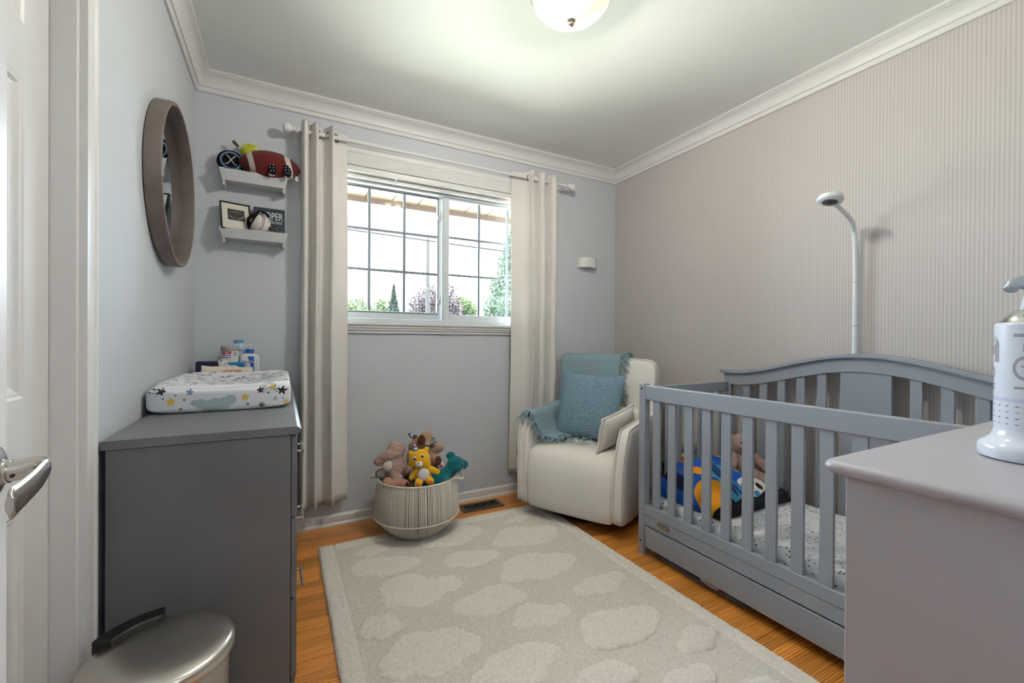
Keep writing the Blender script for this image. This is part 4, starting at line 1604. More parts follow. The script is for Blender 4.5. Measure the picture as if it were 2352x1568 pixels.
pile('ground_pile', M_pile, RX[0], RX[1], RY0, RY1, .0052, RT - .003, .0018)
BWd = .075
for (a, b, c, d) in ((RX[0], RX[0] + BWd, RY0, RY1), (RX[1] - BWd, RX[1], RY0, RY1), (RX[0] + BWd, RX[1] - BWd, RY1 - BWd, RY1), (RX[0] + BWd, RX[1] - BWd, RY0, RY0 + BWd)):
    pile('border', M_cloud, a, b, c, d, .0050, RT + .0035, .0032)
CL = [(0.795, -0.452, 0.103, 0.058), (0.825, -0.625, 0.181, 0.098), (1.218, -0.478, 0.216, 0.118), (1.224, -0.748, 0.167, 0.083), (1.580, -0.654, 0.219, 0.125), (1.638, -0.442, 0.092, 0.048),
      (1.476, -0.958, 0.248, 0.122), (0.915, -0.891, 0.202, 0.128), (1.141, -1.106, 0.177, 0.095), (1.653, -1.210, 0.160, 0.080), (1.291, -1.276, 0.141, 0.079), (1.520, -1.463, 0.220, 0.115),
      (0.722, -1.066, 0.085, 0.075), (0.857, -1.270, 0.196, 0.128), (1.083, -1.476, 0.173, 0.095), (1.722, -1.655, 0.110, 0.062), (1.312, -1.646, 0.135, 0.070), (1.536, -1.768, 0.135, 0.062),
      (1.715, -1.90, 0.085, 0.050), (0.821, -1.490, 0.085, 0.050), (0.95, -1.68, .14, .075), (1.12, -1.86, .16, .08), (0.76, -1.88, .12, .07)]
for n_, (cx, cy, a, b) in enumerate(CL):
    r2 = np.random.default_rng(n_ + 20)
    lob = [(r2.uniform(-.62, -.4), r2.uniform(-.25, .1), r2.uniform(.34, .42)), (r2.uniform(-.28, -.1), r2.uniform(.05, .4), r2.uniform(.46, .58)), (r2.uniform(.1, .32), r2.uniform(-.2, .35), r2.uniform(.46, .60)),
           (r2.uniform(.45, .62), r2.uniform(-.3, .2), r2.uniform(.34, .42)), (0, -.25, .5)]

    def msk(X_, Y_, cx=cx, cy=cy, a=a, b=b, lob=lob, n_=n_):
        u, v = (X_ - cx) / a, (Y_ - cy) / b
        d = np.full(u.shape, 9.0)
        for lx, ly, lr in lob:
            d = np.minimum(d, np.hypot((u - lx) * (1.0), (v - ly) * .72) - lr)
        return (d + .03 * np.sin(u * 23 + n_) * np.sin(v * 17)) * min(a, b)
    pile('cloud', M_cloud, cx - a * 1.1, cx + a * 1.1, cy - b * 1.15, cy + b * 1.15, .0046, RT + .0065, .0034, msk, z0=RT - .006)

# ------------------------------------------------------------------ floor register
vt = thing('floor_register', 'bronze cast floor register beside the basket', 'floor vent', (1.545, -.128, 0))
M_brz = mat('aged_bronze', (96, 86, 78), .45, metal=.7, var=(40, .2))
v0x, v1x, v0y, v1y = -.140, .140, -.062, .062
ring(MB(), v0x, v1x, 0, .124, .024, .024, .020, .020, 0, .006)
f_ = MB()
f_.box(v0x, v0x + .024, v0y, v1y, 0, .007).box(v1x - .024, v1x, v0y, v1y, 0, .007).box(v0x + .024, v1x - .024, v0y, v0y + .022, 0, .007).box(v0x + .024, v1x - .024, v1y - .022, v1y, 0, .007)
f_.build('frame', M_brz, vt, smooth=0, bevel=.002)
MB().box(v0x + .02, v1x - .02, v0y + .018, v1y - .018, -.0005, .001).build('damper', mat('register_black', (8, 8, 9), .8), vt, smooth=0)
for i in range(4):
    cx = -.087 + .058 * i
    pts = [(cx + .027 * math.cos(a), .008 + .026 * math.sin(a), .0045) for a in [2 * PI * k / 28 for k in range(28)]]
    MB().tube(pts, .0022, 6, closed=True).build('scroll_ring', M_brz, vt, smooth=60)
for i in range(5):
    cx = -.100 + .050 * i
    pts = [(cx + .016 * math.cos(a), -.020 + .015 * math.sin(a), .0045) for a in [2 * PI * k / 20 for k in range(20)]]
    MB().tube(pts, .002, 6, closed=True).build('scroll_ring', M_brz, vt, smooth=60)

# ------------------------------------------------------------------ rope basket
BX, BY, BZ = 1.075, -.305, .018
bk = thing('rope_basket', 'off-white rope basket full of plush toys', 'basket', (BX, BY, BZ), -.274)
M_rope = mat('cotton_rope', (240, 230, 214), .9, bump=(900, .8, .002), var=(300, .15))
RBOT, RBEL, RRIM, ZBEL, ZRIM = .140, .232, .213, .098, .300
st = MB()
st.tube([(RBOT, 0, .004), ((RBOT + RBEL) / 2 + .004, 0, ZBEL * .48), (RBEL, 0, ZBEL), (RBEL - .004, 0, ZBEL + .07), ((RBEL + RRIM) / 2 + .002, 0, (ZBEL + ZRIM) / 2 + .03), (RRIM, 0, ZRIM)], .0034, 6)
st_me = st.mesh('rope_strand', 60)
st_me.materials.append(M_rope)
NS = 176
for i in range(NS):
    o = bpy.data.objects.new('rope_strand', st_me)
    link(o, bk)
    a = 2 * PI * i / NS + random.uniform(-.005, .005) + (.005 * math.sin(i * .9))
    o.rotation_euler = (0, 0, a)
for nm, rr, zz, tk in (('rim_rope', RRIM, ZRIM, .0055), ('belly_rope', RBEL + .002, ZBEL, .0042), ('base_rope', RBOT, .004, .004)):
    MB().tube([(rr * math.cos(a), rr * math.sin(a), zz) for a in [2 * PI * k / 96 for k in range(96)]], tk, 8, closed=True).build(nm, M_rope, bk, smooth=180)
MB().lathe([(0, .0), (RBOT, .0), (RBOT, .005), (0, .005)], 48).build('base', M_rope, bk, smooth=30)
MB().lathe([(RBOT - .01, .006), (RBEL - .012, ZBEL), (RRIM - .022, ZRIM - .03)], 64).build('lining', mat('basket_lining', (120, 112, 106), .95), bk, smooth=180)
for s, a0 in ((1, .0), (-1, PI)):
    hp = smoothpath([(RRIM, -.052, ZRIM + .000), (RRIM + .014, -.050, ZRIM + .006), (RRIM + .036, -.035, ZRIM - .004), (RRIM + .046, 0, ZRIM - .010), (RRIM + .036, .035, ZRIM - .004), (RRIM + .014, .050, ZRIM + .006), (RRIM, .052, ZRIM)], 5)
    o = MB().tube(hp, .0075, 10).build('rope_handle', M_rope, bk, smooth=180)
    o.rotation_euler = (0, 0, a0 - .25)
o = MB().box(-.010, .010, -.0008, .0008, -.016, .016).build('care_tag', mat('tag_white', (220, 222, 226), .7), bk, smooth=0)
o.location = (-.140, -.196, .145)
o.rotation_euler = (0, .2, -.6)

# ------------------------------------------------------------------ plush toys in the basket (local frame: x to the viewer's right, -y to the viewer)
def toy(name, label, x, y, z):
    c, s = math.cos(-.274), math.sin(-.274)
    return thing(name, label, 'plush toy', (BX + c * x - s * y, BY + s * x + c * y, z), -.274, 'plush toys in the rope basket')


M_yel = mat('yellow_plush', (236, 178, 36), .95, bump=(420, .5, .002), sheen=.3, spec=.1)
M_teal = mat('teal_plush', (14, 112, 122), .95, bump=(260, .9, .004), sheen=.3, spec=.1)
M_tan = mat('tan_plush', (176, 148, 122), .95, bump=(420, .6, .003), sheen=.2, spec=.1)
M_choc = mat('chocolate_felt', (84, 46, 30), .9, bump=(300, .3, .001))
M_mauve = mat('mauve_brown_fur', (184, 156, 146), 1.0, bump=(120, 1.0, .006), var=(60, .2), spec=.05)
M_cream = mat('cream_fur', (214, 208, 196), 1.0, bump=(160, .8, .004), spec=.05)
M_grey = mat('grey_plush', (150, 150, 156), .95, bump=(300, .7, .003), spec=.1)
M_peach = mat('peach_plush', (190, 142, 118), .95, bump=(300, .7, .003), spec=.1)
M_wht = mat('plush_white', (228, 226, 224), .9)
M_org = mat('orange_felt', (222, 112, 34), .9)
M_plaid = bpy.data.materials.new('navy_white_plaid')
M_plaid.use_nodes = True
N, L = M_plaid.node_tree.nodes, M_plaid.node_tree.links
tc = N.new('ShaderNodeTexCoord'); ck = N.new('ShaderNodeTexChecker')
ck.inputs['Scale'].default_value = 110; ck.inputs['Color1'].default_value = lin((22, 28, 48)); ck.inputs['Color2'].default_value = lin((214, 216, 222))
L.new(tc.outputs['Object'], ck.inputs['Vector']); L.new(ck.outputs[0], N['Principled BSDF'].inputs['Base Color'])

RZ = BZ + ZRIM       # rim height
# yellow bear sitting in front
t = toy('yellow_teddy', 'small yellow teddy bear with white tummy and party hat', .030, -.125, RZ - .012)
blob('body', [('s', (0, 0, .055), (.046, .040, .052)), ('s', (-.020, -.004, .140), (.056, .046, .050)), ('s', (-.052, -.008, .120), (.026, .026, .024)), ('s', (.012, -.010, .116), (.028, .028, .026)),
              ('c', (.030, -.012, .088), (.074, -.030, .072), .018, .015), ('c', (-.036, -.010, .074), (-.062, -.022, .044), .017, .014),
              ('c', (-.020, -.020, .030), (-.026, -.052, .020), .020, .021), ('c', (.026, -.020, .034), (.036, -.050, .030), .020, .021),
              ('s', (-.066, .0, .170), (.0145, .010, .0155)), ('s', (.016, .0, .186), (.0155, .010, .0160))], M_yel, t, .0038, 2)
MB().ell((0, -.034, .062), (.032, .012, .034), None, 24, 14).build('tummy_patch', M_wht, t, smooth=180)
MB().ell((-.022, -.044, .122), (.019, .016, .018), None, 20, 12).build('muzzle', M_wht, t, smooth=180)
MB().ell((-.026, -.060, .131), (.0045, .003, .0035)).build('nose', M_org, t, smooth=180)
MB().tube(arcpts((-.034, -.0585, .119), (-.026, -.062, .112), (-.014, -.058, .118), 8), .0012, 6).build('mouth', M_black, t)
for x, z_ in ((-.046, .150), (-.006, .162)):
    e = MB().ell((x, -.0425, z_), (.0100, .006, .0112), None, 16, 10).build('eye', M_wht, t, smooth=180)
    MB().ell((x + .001, -.0470, z_), (.0066, .004, .0072), None, 14, 8).build('pupil', M_black, e, smooth=180)
for x, z_ in ((-.026, .020), (.036, .031)):
    MB().ell((x, -.0715, z_), (.011, .0035, .010), None, 16, 8).build('foot_pad', M_org, t, smooth=180)
for i, (m_, r0, r1) in enumerate(((mat('hat_teal', (40, 128, 160), .8), .014, .0115), (M_wht, .0115, .0085), (mat('hat_blue', (96, 120, 190), .8), .0085, .006), (M_wht, .006, .003))):
    q = Matrix.Translation((-.040, -.004, .184)) @ rotm(y=-.18)
    MB().lathe([(r0, .009 * i), (r1, .009 * (i + 1))], 20, M=q).build('hat_band', m_, t)
sp_ = [((.009 if k % 2 == 0 else .0055) * math.sin(PI * k / 5), (.009 if k % 2 == 0 else .0055) * math.cos(PI * k / 5)) for k in range(10)]
MB().prism(sp_, 1, -.003, .003).build('hat_star', mat('hat_pink', (232, 110, 140), .8), t, loc=(-.048, -.006, .226))

# teal bear leaning over the right rim
t = toy('teal_teddy', 'dark teal teddy bear leaning over the right rim', .120, -.040, RZ - .070)
blob('body', [('s', (.010, 0, .050), (.070, .060, .055)), ('c', (.02, 0, .06), (.060, -.005, .105), .050, .038), ('s', (.088, -.010, .136), (.048, .042, .044)), ('s', (.098, -.040, .122), (.028, .022, .022)),
              ('s', (.062, 0, .182), (.027, .013, .022)), ('s', (.140, -.002, .128), (.022, .013, .027)),
              ('c', (-.050, -.05, .035), (-.115, -.095, .048), .024, .024), ('c', (.03, -.03, .07), (.03, -.085, .05), .024, .02)], M_teal, t, .005, 3, .004, .010)
for x, z_ in ((.088, .150), (.122, .138)):
    MB().ell((x, -.050, z_), .005).build('eye', M_black, t, smooth=180)

# tan reindeer lying on top, hooves towards the viewer
t = toy('tan_reindeer', 'tan plush reindeer with dark hooves and plaid bows on top', .000, .035, RZ + .010)
blob('body', [('s', (.010, 0, .075), (.075, .060, .085)), ('c', (-.020, -.02, .150), (.018, -.062, .192), .034, .029), ('s', (.048, .0, .195), (.038, .036, .040)), ('s', (.055, -.022, .165), (.030, .030, .026)),
              ('c', (.060, -.01, .100), (.122, -.050, .146), .028, .026), ('c', (.045, -.03, .070), (.100, -.078, .085), .030, .028)], M_tan, t, .005, 3)
MB().ell((.020, -.086, .200), (.021, .010, .029), rotm(z=.15, y=.12), 20, 12).build('hoof', M_choc, t, smooth=180)
MB().ell((.112, -.098, .084), (.019, .010, .026), rotm(z=.45, y=-.2), 20, 12).build('hoof', M_choc, t, smooth=180)
blob('hoof', [('s', (-.016, .0, .196), (.016, .014, .014))], M_choc, t, .004, 2)
MB().ell((.052, -.052, .160), (.011, .006, .012)).build('eye', M_wht, t, smooth=180)
MB().ell((.053, -.056, .160), (.007, .004, .008)).build('eye', M_black, t, smooth=180)
MB().ell((.078, -.044, .158), (.015, .012, .011)).build('nose', mat('grey_felt', (72, 66, 64), .8), t, smooth=180)
for pts in ([(-.022, .0, .190), (-.040, -.004, .206), (-.052, -.010, .226)], [(.076, -.030, .178), (.092, -.034, .196)], [(.082, -.040, .172), (.100, -.04, .176)]):
    MB().tube(pts, .0105, 10, flat=.7).build('plaid_bow', M_plaid, t, smooth=60)
tag(blob('back_leg', [('c', (-.02, .0, .03), (-.075, -.05, .02), .03, .026)], M_tan, t, .006, 2))

# mauve long-limbed toy slumped on the left
t = toy('mauve_sloth', 'shaggy mauve-brown plush slumped over the left side', -.130, -.020, RZ - .020)
blob('body', [('s', (.012, 0, .070), (.060, .055, .072)), ('s', (.010, .02, .165), (.050, .045, .050)), ('c', (.020, .0, .150), (-.035, -.030, .152), .030, .026), ('c', (-.035, -.030, .152), (-.075, -.02, .120), .028, .026),
              ('c', (.010, -.035, .050), (.040, -.080, .010), .030, .026), ('c', (.040, -.080, .010), (.066, -.098, -.030), .026, .028)], M_mauve, t, .005, 2, .010, .012)
blob('belly_patch', [('s', (-.028, -.030, .096), (.032, .026, .034))], M_cream, t, .005, 2, .006, .01)

# grey elephant, ears showing at the left
t = toy('grey_elephant', 'grey plush elephant with pale ears at the left rim', -.140, .045, RZ - .050)
blob('body', [('s', (.030, 0, .050), (.065, .055, .060)), ('s', (.13, -.04, .045), (.045, .04, .045)), ('s', (-.048, -.050, .070), (.044, .016, .034)), ('s', (-.010, -.030, .130), (.036, .014, .044)), ('c', (.02, -.06, .05), (.03, -.10, .01), .026, .022)], M_grey, t, .0055, 3)
MB().ell((-.044, -.066, .076), (.034, .008, .024), rotm(y=-.1), 20, 10).build('ear_lining', M_cream, t, smooth=180)
MB().ell((-.016, -.045, .134), (.026, .007, .036), None, 20, 10).build('ear_lining', M_cream, t, smooth=180)

# peach toy low at the front left
t = toy('peach_puppy', 'peach-brown plush low at the front left rim', -.125, -.105, RZ - .055)
blob('body', [('s', (-.030, 0, .055), (.030, .028, .030)), ('s', (.0, .02, .030), (.06, .04, .035)), ('c', (.0, -.01, .045), (.060, -.03, .050), .026, .024), ('s', (.058, -.034, .056), (.024, .02, .022))], M_peach, t, .005, 3, .006, .012)
MB().tube([(.066, -.052, .066), (.080, -.050, .054), (.092, -.044, .036)], .008, 10).build('brown_strap', M_choc, t, smooth=60)

# small grey-white foot with pink star between the bears
t = toy('grey_kitten', 'small grey plush foot with pink mark beside the teal bear', .090, .020, RZ - .045)
blob('body', [('s', (0, .01, .055), (.045, .04, .05)), ('c', (.010, -.01, .085), (.030, -.045, .098), .026, .022)], M_grey, t, .005, 3)
MB().ell((.040, -.068, .104), (.020, .006, .022), None, 20, 10).build('sole', M_wht, t, smooth=180)
pk_ = MB()
for a in (0, 1.25, 2.5, 3.75, 5.0):
    pk_.tube([(.040, -.0745, .104), (.040 + .009 * math.sin(a), -.0738, .104 + .009 * math.cos(a))], .0028, 6)
pk_.build('pink_mark', mat('magenta_felt', (168, 30, 96), .9), t)
# ------------------------------------------------------------------ armchair in the corner
CH_O, CH_A = (1.846, -.66), math.radians(-62)
M_boucle = weave_mat('oatmeal_weave', (229, 223, 215), (241, 237, 231), 900, rough=.9, stretch=(1, 1, .05), bumps=.3)
M_pipe = mat('oatmeal_piping', (232, 227, 218), .9)
ac = thing('armchair', 'oatmeal woven swivel armchair with piped edges', 'armchair', (CH_O[0], CH_O[1], 0), CH_A)
seat = MB()
pr = [(.035, .062), (.006, .072), (-.006, .12), (-.012, .22), (-.010, .31), (.004, .375), (.035, .415), (.085, .436), (.18, .446), (.36, .440), (.56, .432), (.56, .062)]
NX = 16
vs, fs = [], []
m_ = len(pr)
for i in range(NX + 1):
    u = -1 + 2 * i / NX
    e = (1 - abs(u) ** 6)
    for (y_, z_) in pr:
        cy_, cz_ = .28, .25
        k = 1 - .035 * (1 - e)
        vs.append((.288 * u, cy_ + (y_ - cy_) * k - (.008 * e if y_ < .05 else 0), cz_ + (z_ - cz_) * k + (.006 * e if z_ > .4 else 0)))
for i in range(NX):
    for k in range(m_):
        l = (k + 1) % m_
        fs.append((i * m_ + k, i * m_ + l, (i + 1) * m_ + l, (i + 1) * m_ + k))
fs += [tuple(range(m_)), tuple(NX * m_ + k for k in range(m_ - 1, -1, -1))]
seat.add(vs, fs).build('seat', M_boucle, ac, smooth=60, sub=1)
out = [(.012, .062), (.000, .10), (-.006, .20), (-.004, .34), (.010, .46), (.034, .545), (.060, .588), (.085, .596), (.20, .604), (.36, .612), (.52, .624), (.66, .640), (.715, .60), (.725, .40), (.725, .10), (.715, .062)]
for s in (-1, 1):
    a = MB()
    # padded panel: rings from inner edge to outer edge, bulging in between
    secs = [(.262, .030), (.268, .012), (.278, .003), (.290, 0.0), (.316, 0.0), (.328, .003), (.336, .012), (.340, .030)]
    cy_, cz_ = .36, .32
    vs, fs = [], []
    n_ = len(out)
    for x_, ins in secs:
        for (y_, z_) in out:
            d = Vector((y_ - cy_, z_ - cz_))
            q = Vector((cy_, cz_)) + d * (1 - ins / max(.05, d.length))
            lean = .018 * max(0, (z_ - .3) / .3)
            vs.append((s * (x_ + lean), q.x, q.y))
    for i in range(len(secs) - 1):
        for k in range(n_):
            l = (k + 1) % n_
            fs.append((i * n_ + k, i * n_ + l, (i + 1) * n_ + l, (i + 1) * n_ + k))
    fs += [tuple(range(n_)), tuple((len(secs) - 1) * n_ + k for k in range(n_ - 1, -1, -1))]
    ar = a.add(vs, fs).build('arm', M_boucle, ac, smooth=80, sub=1)
    for xe in (.280, .328):
        pp = [(s * (xe + .018 * max(0, (z_ - .3) / .3)), y_, max(z_, .10)) for y_, z_ in out[1:13]]
        MB().tube(smoothpath(pp, 3), .0048, 8).build('piping', M_pipe, ar, smooth=180)
bk_ = MB()
bp_ = [(.545, .40), (.560, .62), (.575, .80), (.592, .92), (.605, .950), (.628, .966), (.680, .966), (.712, .950), (.728, .90), (.735, .60), (.735, .062), (.56, .062)]
vs, fs = [], []
n_ = len(bp_)
xsec = [(-.322, .030), (-.330, .014), (-.326, .004), (-.300, 0), (-.15, 0), (0, 0), (.15, 0), (.300, 0), (.326, .004), (.330, .014), (.322, .030)]
xsec = [(-.334, .034), (-.332, .016), (-.326, .006), (-.310, .001), (-.285, 0), (-.24, 0), (-.12, 0), (0, 0), (.12, 0), (.24, 0), (.285, 0), (.310, .001), (.326, .006), (.332, .016), (.334, .034)]
for x_, ins in xsec:
    for (y_, z_) in bp_:
        cy_, cz_ = .645, .5
        d = Vector((y_ - cy_, z_ - cz_))
        q = Vector((cy_, cz_)) + d * (1 - ins / max(.08, d.length))
        dq = max(0, (abs(x_) - .255) / .079)
        vs.append((x_, q.x, q.y - (.055 * (1 - math.sqrt(max(0, 1 - dq * dq)))) * max(0, min(1, (q.y - .78) / .15))))
for i in range(len(xsec) - 1):
    for k in range(n_):
        l = (k + 1) % n_
        fs.append((i * n_ + k, i * n_ + l, (i + 1) * n_ + l, (i + 1) * n_ + k))
fs += [tuple(range(n_)), tuple((len(xsec) - 1) * n_ + k for k in range(n_ - 1, -1, -1))]
bo_ = bk_.add(vs, fs).build('backrest', M_boucle, ac, smooth=80, sub=1)
for s in (-1, 1):
    MB().tube(smoothpath([(s * .331, .575, .62), (s * .331, .586, .78), (s * .330, .596, .860), (s * .322, .604, .905), (s * .300, .612, .940), (s * .262, .618, .960)], 4), .005, 8).build('piping', M_pipe, bo_, smooth=180)
MB().tube([(-.262, .6165, .961), (0, .618, .964), (.262, .6165, .961)], .004, 8).build('piping', M_pipe, bo_, smooth=180)
lc_ = MB()
lc_.prism([(.470, .438), (.462, .50), (.470, .58), (.500, .632), (.545, .648), (.58, .64), (.58, .438)], 0, -.262, .262)
lc_.build('lumbar_cushion', M_boucle, ac, smooth=40, bevel=.02, seg=3)
MB().lathe([(.24, 0), (.25, .006), (.25, .018), (.06, .024), (.05, .075)], 40, c=(0, .38, 0)).build('swivel_base', M_black, ac, smooth=40)
MB().box(-.26, .26, .06, .70, .050, .066).build('underside', mat('dark_dust_cover', (24, 22, 22), .9), ac, smooth=0)


def chair_thing(name, label, cat, x, y, z, rz=0):
    c, s = math.cos(CH_A), math.sin(CH_A)
    return thing(name, label, cat, (CH_O[0] + c * x - s * y, CH_O[1] + s * x + c * y, z), CH_A + rz)


def pillow_mesh(w, h, t, n=30, pinch=.07, seed=0, wr=.004):
    mb_ = MB()
    for side in (1, -1):
        def fn(u, v, side=side):
            a, b = 2 * u - 1, 2 * v - 1
            x = w * a * (1 - pinch * (1 - b * b) * abs(a) ** 3)
            z = h * b * (1 - pinch * (1 - a * a) * abs(b) ** 3)
            k = (max(0, 1 - abs(a) ** 2.6) * max(0, 1 - abs(b) ** 2.6)) ** .55
            e = max(0, abs(a) - .55) / .45
            wrk = wr * noise.noise(Vector((a * 3 + seed, b * 9, side))) * e + wr * .6 * noise.noise(Vector((a * 2, b * 2 + seed, side * 3)))
            return (x, side * (t * k + .0008) + wrk * (k > .05), z)
        mb_.grid(fn, n, n)
    return mb_


M_blue = weave_mat('dusty_blue_slub', (104, 130, 148), (132, 158, 174), 260, rough=.9, stretch=(.18, 1, 1), bumps=.35)
pl = chair_thing('throw_pillow', 'square dusty-blue slub pillow on the armchair', 'pillow', -.035, .385, .450, .05)
p_ = pillow_mesh(.222, .222, .066, 40, .08, 2).build('cover', M_blue, pl, smooth=180)
p_.location = (0, 0, .205)
p_.rotation_euler = (-.30, .03, 0)
# bolster cushion against the right arm
bc = chair_thing('arm_cushion', 'oatmeal piped cushion leaning inside the right arm', 'cushion', .196, .265, .448, 0)
q = pillow_mesh(.205, .105, .045, 26, .05, 5, .002)
c_ = q.build('cover', M_boucle, bc, smooth=180)
c_.location = (0, 0, .112)
c_.rotation_euler = (.22, -.10, PI / 2 - .10)
rimp = []
for k in range(64):
    a = 2 * PI * k / 64
    ca, sa = math.cos(a), math.sin(a)
    f = 1 / max(abs(ca), abs(sa))
    A_, B_ = ca * f, sa * f
    rimp.append((.205 * A_ * (1 - .05 * (1 - B_ * B_) * abs(A_) ** 3), 0, .105 * B_ * (1 - .05 * (1 - A_ * A_) * abs(B_) ** 3)))
o = MB().tube(rimp, .0068, 8, closed=True).build('piping', M_pipe, bc, smooth=180)
o.location = c_.location
o.rotation_euler = c_.rotation_euler

# throw blanket: one length over the backrest, its end over the left arm
M_throw = weave_mat('dusty_blue_throw', (124, 148, 158), (148, 172, 180), 420, rough=.95, stretch=(1, 1, .3), bumps=.4)
tw = chair_thing('throw_blanket', 'dusty-blue fringed throw over the backrest and left arm', 'blanket', 0, 0, 0)
vpath = smoothpath([(0, .752, .66), (0, .752, .86), (0, .742, .955), (0, .700, .982), (0, .640, .982), (0, .592, .962), (0, .570, .90), (0, .548, .78), (0, .530, .66), (0, .452, .62), (0, .440, .55), (0, .438, .47)], 6)
nvp = len(vpath)


def f1(u, v):
    p = vpath[int(round(v * (nvp - 1)))]
    k = v * (nvp - 1) / (nvp - 1)
    x0, x1 = -.338 + .03 * max(0, k - .4), .135 - .03 * k + .012 * math.sin(v * 9)
    x = x0 + (x1 - x0) * u
    n_ = .010 * noise.noise(Vector((u * 5, v * 3, 3))) + .006 * math.sin(u * 17 + v * 3)
    top = max(0, 1 - abs(p.z - .98) / .1)
    if u > .82:
        n_ -= .020 * ((u - .82) / .18) * top * -1
    return (x, p.y - abs(n_) * .8 * (1 if p.y < .62 else -1), p.z + abs(n_) * .5 * top + (.012 * ((u - .7) / .3) if u > .7 else 0) * top)


MB().grid(f1, 48, nvp).build('cloth', M_throw, tw, smooth=180, solid=.004)
apath = smoothpath([(-.120, 0, .458), (-.180, 0, .462), (-.225, 0, .475), (-.252, 0, .53), (-.268, 0, .590), (-.292, 0, .622), (-.335, 0, .622), (-.364, 0, .595), (-.370, 0, .52), (-.372, 0, .42), (-.374, 0, .34)], 5)
na = len(apath)


def f2(u, v):
    p = apath[int(round(v * (na - 1)))]
    y0 = .055 + .10 * (1 - v) ** 2 + .012 * math.sin(v * 11)
    y1 = .46
    y = y0 + (y1 - y0) * u
    n_ = .012 * noise.noise(Vector((u * 4, v * 4, 9))) + .008 * math.sin(u * 13 + v * 2)
    return (p.x + (.35 * n_ if v > .5 else .2 * n_), y, p.z + .9 * abs(n_) + .012 + .05 * max(0, u - .6) * (1 if .3 < v < .6 else .5))


MB().grid(f2, 34, na).build('cloth', M_throw, tw, smooth=180, solid=.004)
fr_ = MB()


def strand(p, d, ln, grav=.6, seed=0):
    pts = [Vector(p)]
    d = Vector(d).normalized()
    for i in range(5):
        d = (d + Vector((rng.normal() * .22, rng.normal() * .22, rng.normal() * .12 - grav * .2))).normalized()
        pts.append(pts[-1] + d * ln / 5)
    for q_ in pts:
        if q_.y < .60 and q_.z < .456 and q_.x > -.27:
            q_.z = .456 + rng.random() * .012
    fr_.tube(pts, .0022, 5)


M_fringe = mat('throw_fringe', (140, 166, 176), .95)
for i in range(60):                                            # along the right edge over the backrest
    v = .36 + .34 * i / 59
    p = f1(1.0, v)
    strand(p, (.9, -.25, -.2), rng.uniform(.05, .085), .9)
for i in range(70):                                            # along the front edge over the left arm and onto the seat
    v = .0 + .62 * i / 69
    p = f2(0.0, v)
    strand(p, (.35 if v < .5 else -.1, -.8, -.25), rng.uniform(.06, .095), .9)
for i in range(46):                                            # fringe gathered along the seat towards the pillow
    x = -.16 + .20 * i / 45
    strand((x, .225 - .05 * (i % 3) / 3 + .02 * math.sin(i), .474 + .01 * rng.random()), (.4, -.7, .25), rng.uniform(.045, .08), .5)
o = fr_.build('fringe', M_fringe, tw, smooth=60)
o['kind'] = 'stuff'

# ------------------------------------------------------------------ crib
M_crib = mat('crib_grey_paint', (146, 152, 161), .38, bump=(120, .03, .001))
CX, CY = 2.366, -1.7425
cb_ = thing('baby_crib', 'grey wooden baby crib with arched headboard and drawer', 'crib', (CX, CY, 0))
YF, YN = -1.055, -2.43


def CB(x0, x1, y0, y1, z0, z1):
    return MB().box(x0 - CX, x1 - CX, y0 - CY, y1 - CY, z0, z1)


for y0 in (YF - .040, YN):
    CB(2.017, 2.055, y0, y0 + .040, 0, .868).build('post', M_crib, cb_, smooth=0, bevel=.004)
    CB(2.683, 2.718, y0, y0 + .040, 0, .905).build('post', M_crib, cb_, smooth=0, bevel=.003)
yi0, yi1 = YN + .040, YF - .040
CB(2.019, 2.049, yi0, yi1, .788, .861).build('top_rail', M_crib, cb_, smooth=0, bevel=.004)
CB(2.019, 2.047, yi0, yi1, .210, .258).build('bottom_rail', M_crib, cb_, smooth=0, bevel=.002)
CB(2.021, 2.047, yi0, yi1, .156, .209).build('apron', M_crib, cb_, smooth=0, bevel=.001)
dw = CB(2.019, 2.60, yi0 + .004, yi1 - .004, .046, .149)
dw.build('drawer', M_crib, cb_, smooth=0, bevel=.002)
y_ = -1.1405
while y_ - .043 > yi0:
    CB(2.026, 2.040, y_ - .043, y_, .250, .795).build('slat', M_crib, cb_, smooth=0, bevel=.002)
    y_ -= .0945
for yc in (YF - .020, YN + .020):
    CB(2.055, 2.683, yc - .012, yc + .012, .800, .852).build('end_rail', M_crib, cb_, smooth=0, bevel=.003)
    CB(2.055, 2.683, yc - .012, yc + .012, .205, .258).build('end_rail', M_crib, cb_, smooth=0, bevel=.002)
    for i in range(7):
        x_ = 2.105 + .0845 * i
        CB(x_, x_ + .030, yc - .007, yc + .007, .250, .806).build('end_slat', M_crib, cb_, smooth=0, bevel=.002)


def zt(y):
    t = min(1, abs(y - CY) / .62)
    return .922 + .112 * (.5 + .5 * math.cos(PI * t)) ** .9


NA = 60
ys = [YN - .016 + (YF - YN + .032) * i / NA for i in range(NA + 1)]


def arch(z0f, z1f, x0, x1, ys_):
    mb_ = MB()
    vs, fs = [], []
    for y in ys_:
        for x, z in ((x0, z0f(y)), (x1, z0f(y)), (x1, z1f(y)), (x0, z1f(y))):
            vs.append((x - CX, y - CY, z))
    n_ = len(ys_)
    for i in range(n_ - 1):
        for k in range(4):
            l = (k + 1) % 4
            fs.append((i * 4 + k, i * 4 + l, (i + 1) * 4 + l, (i + 1) * 4 + k))
    fs += [(0, 1, 2, 3), tuple((n_ - 1) * 4 + k for k in (3, 2, 1, 0))]
    return mb_.add(vs, fs)


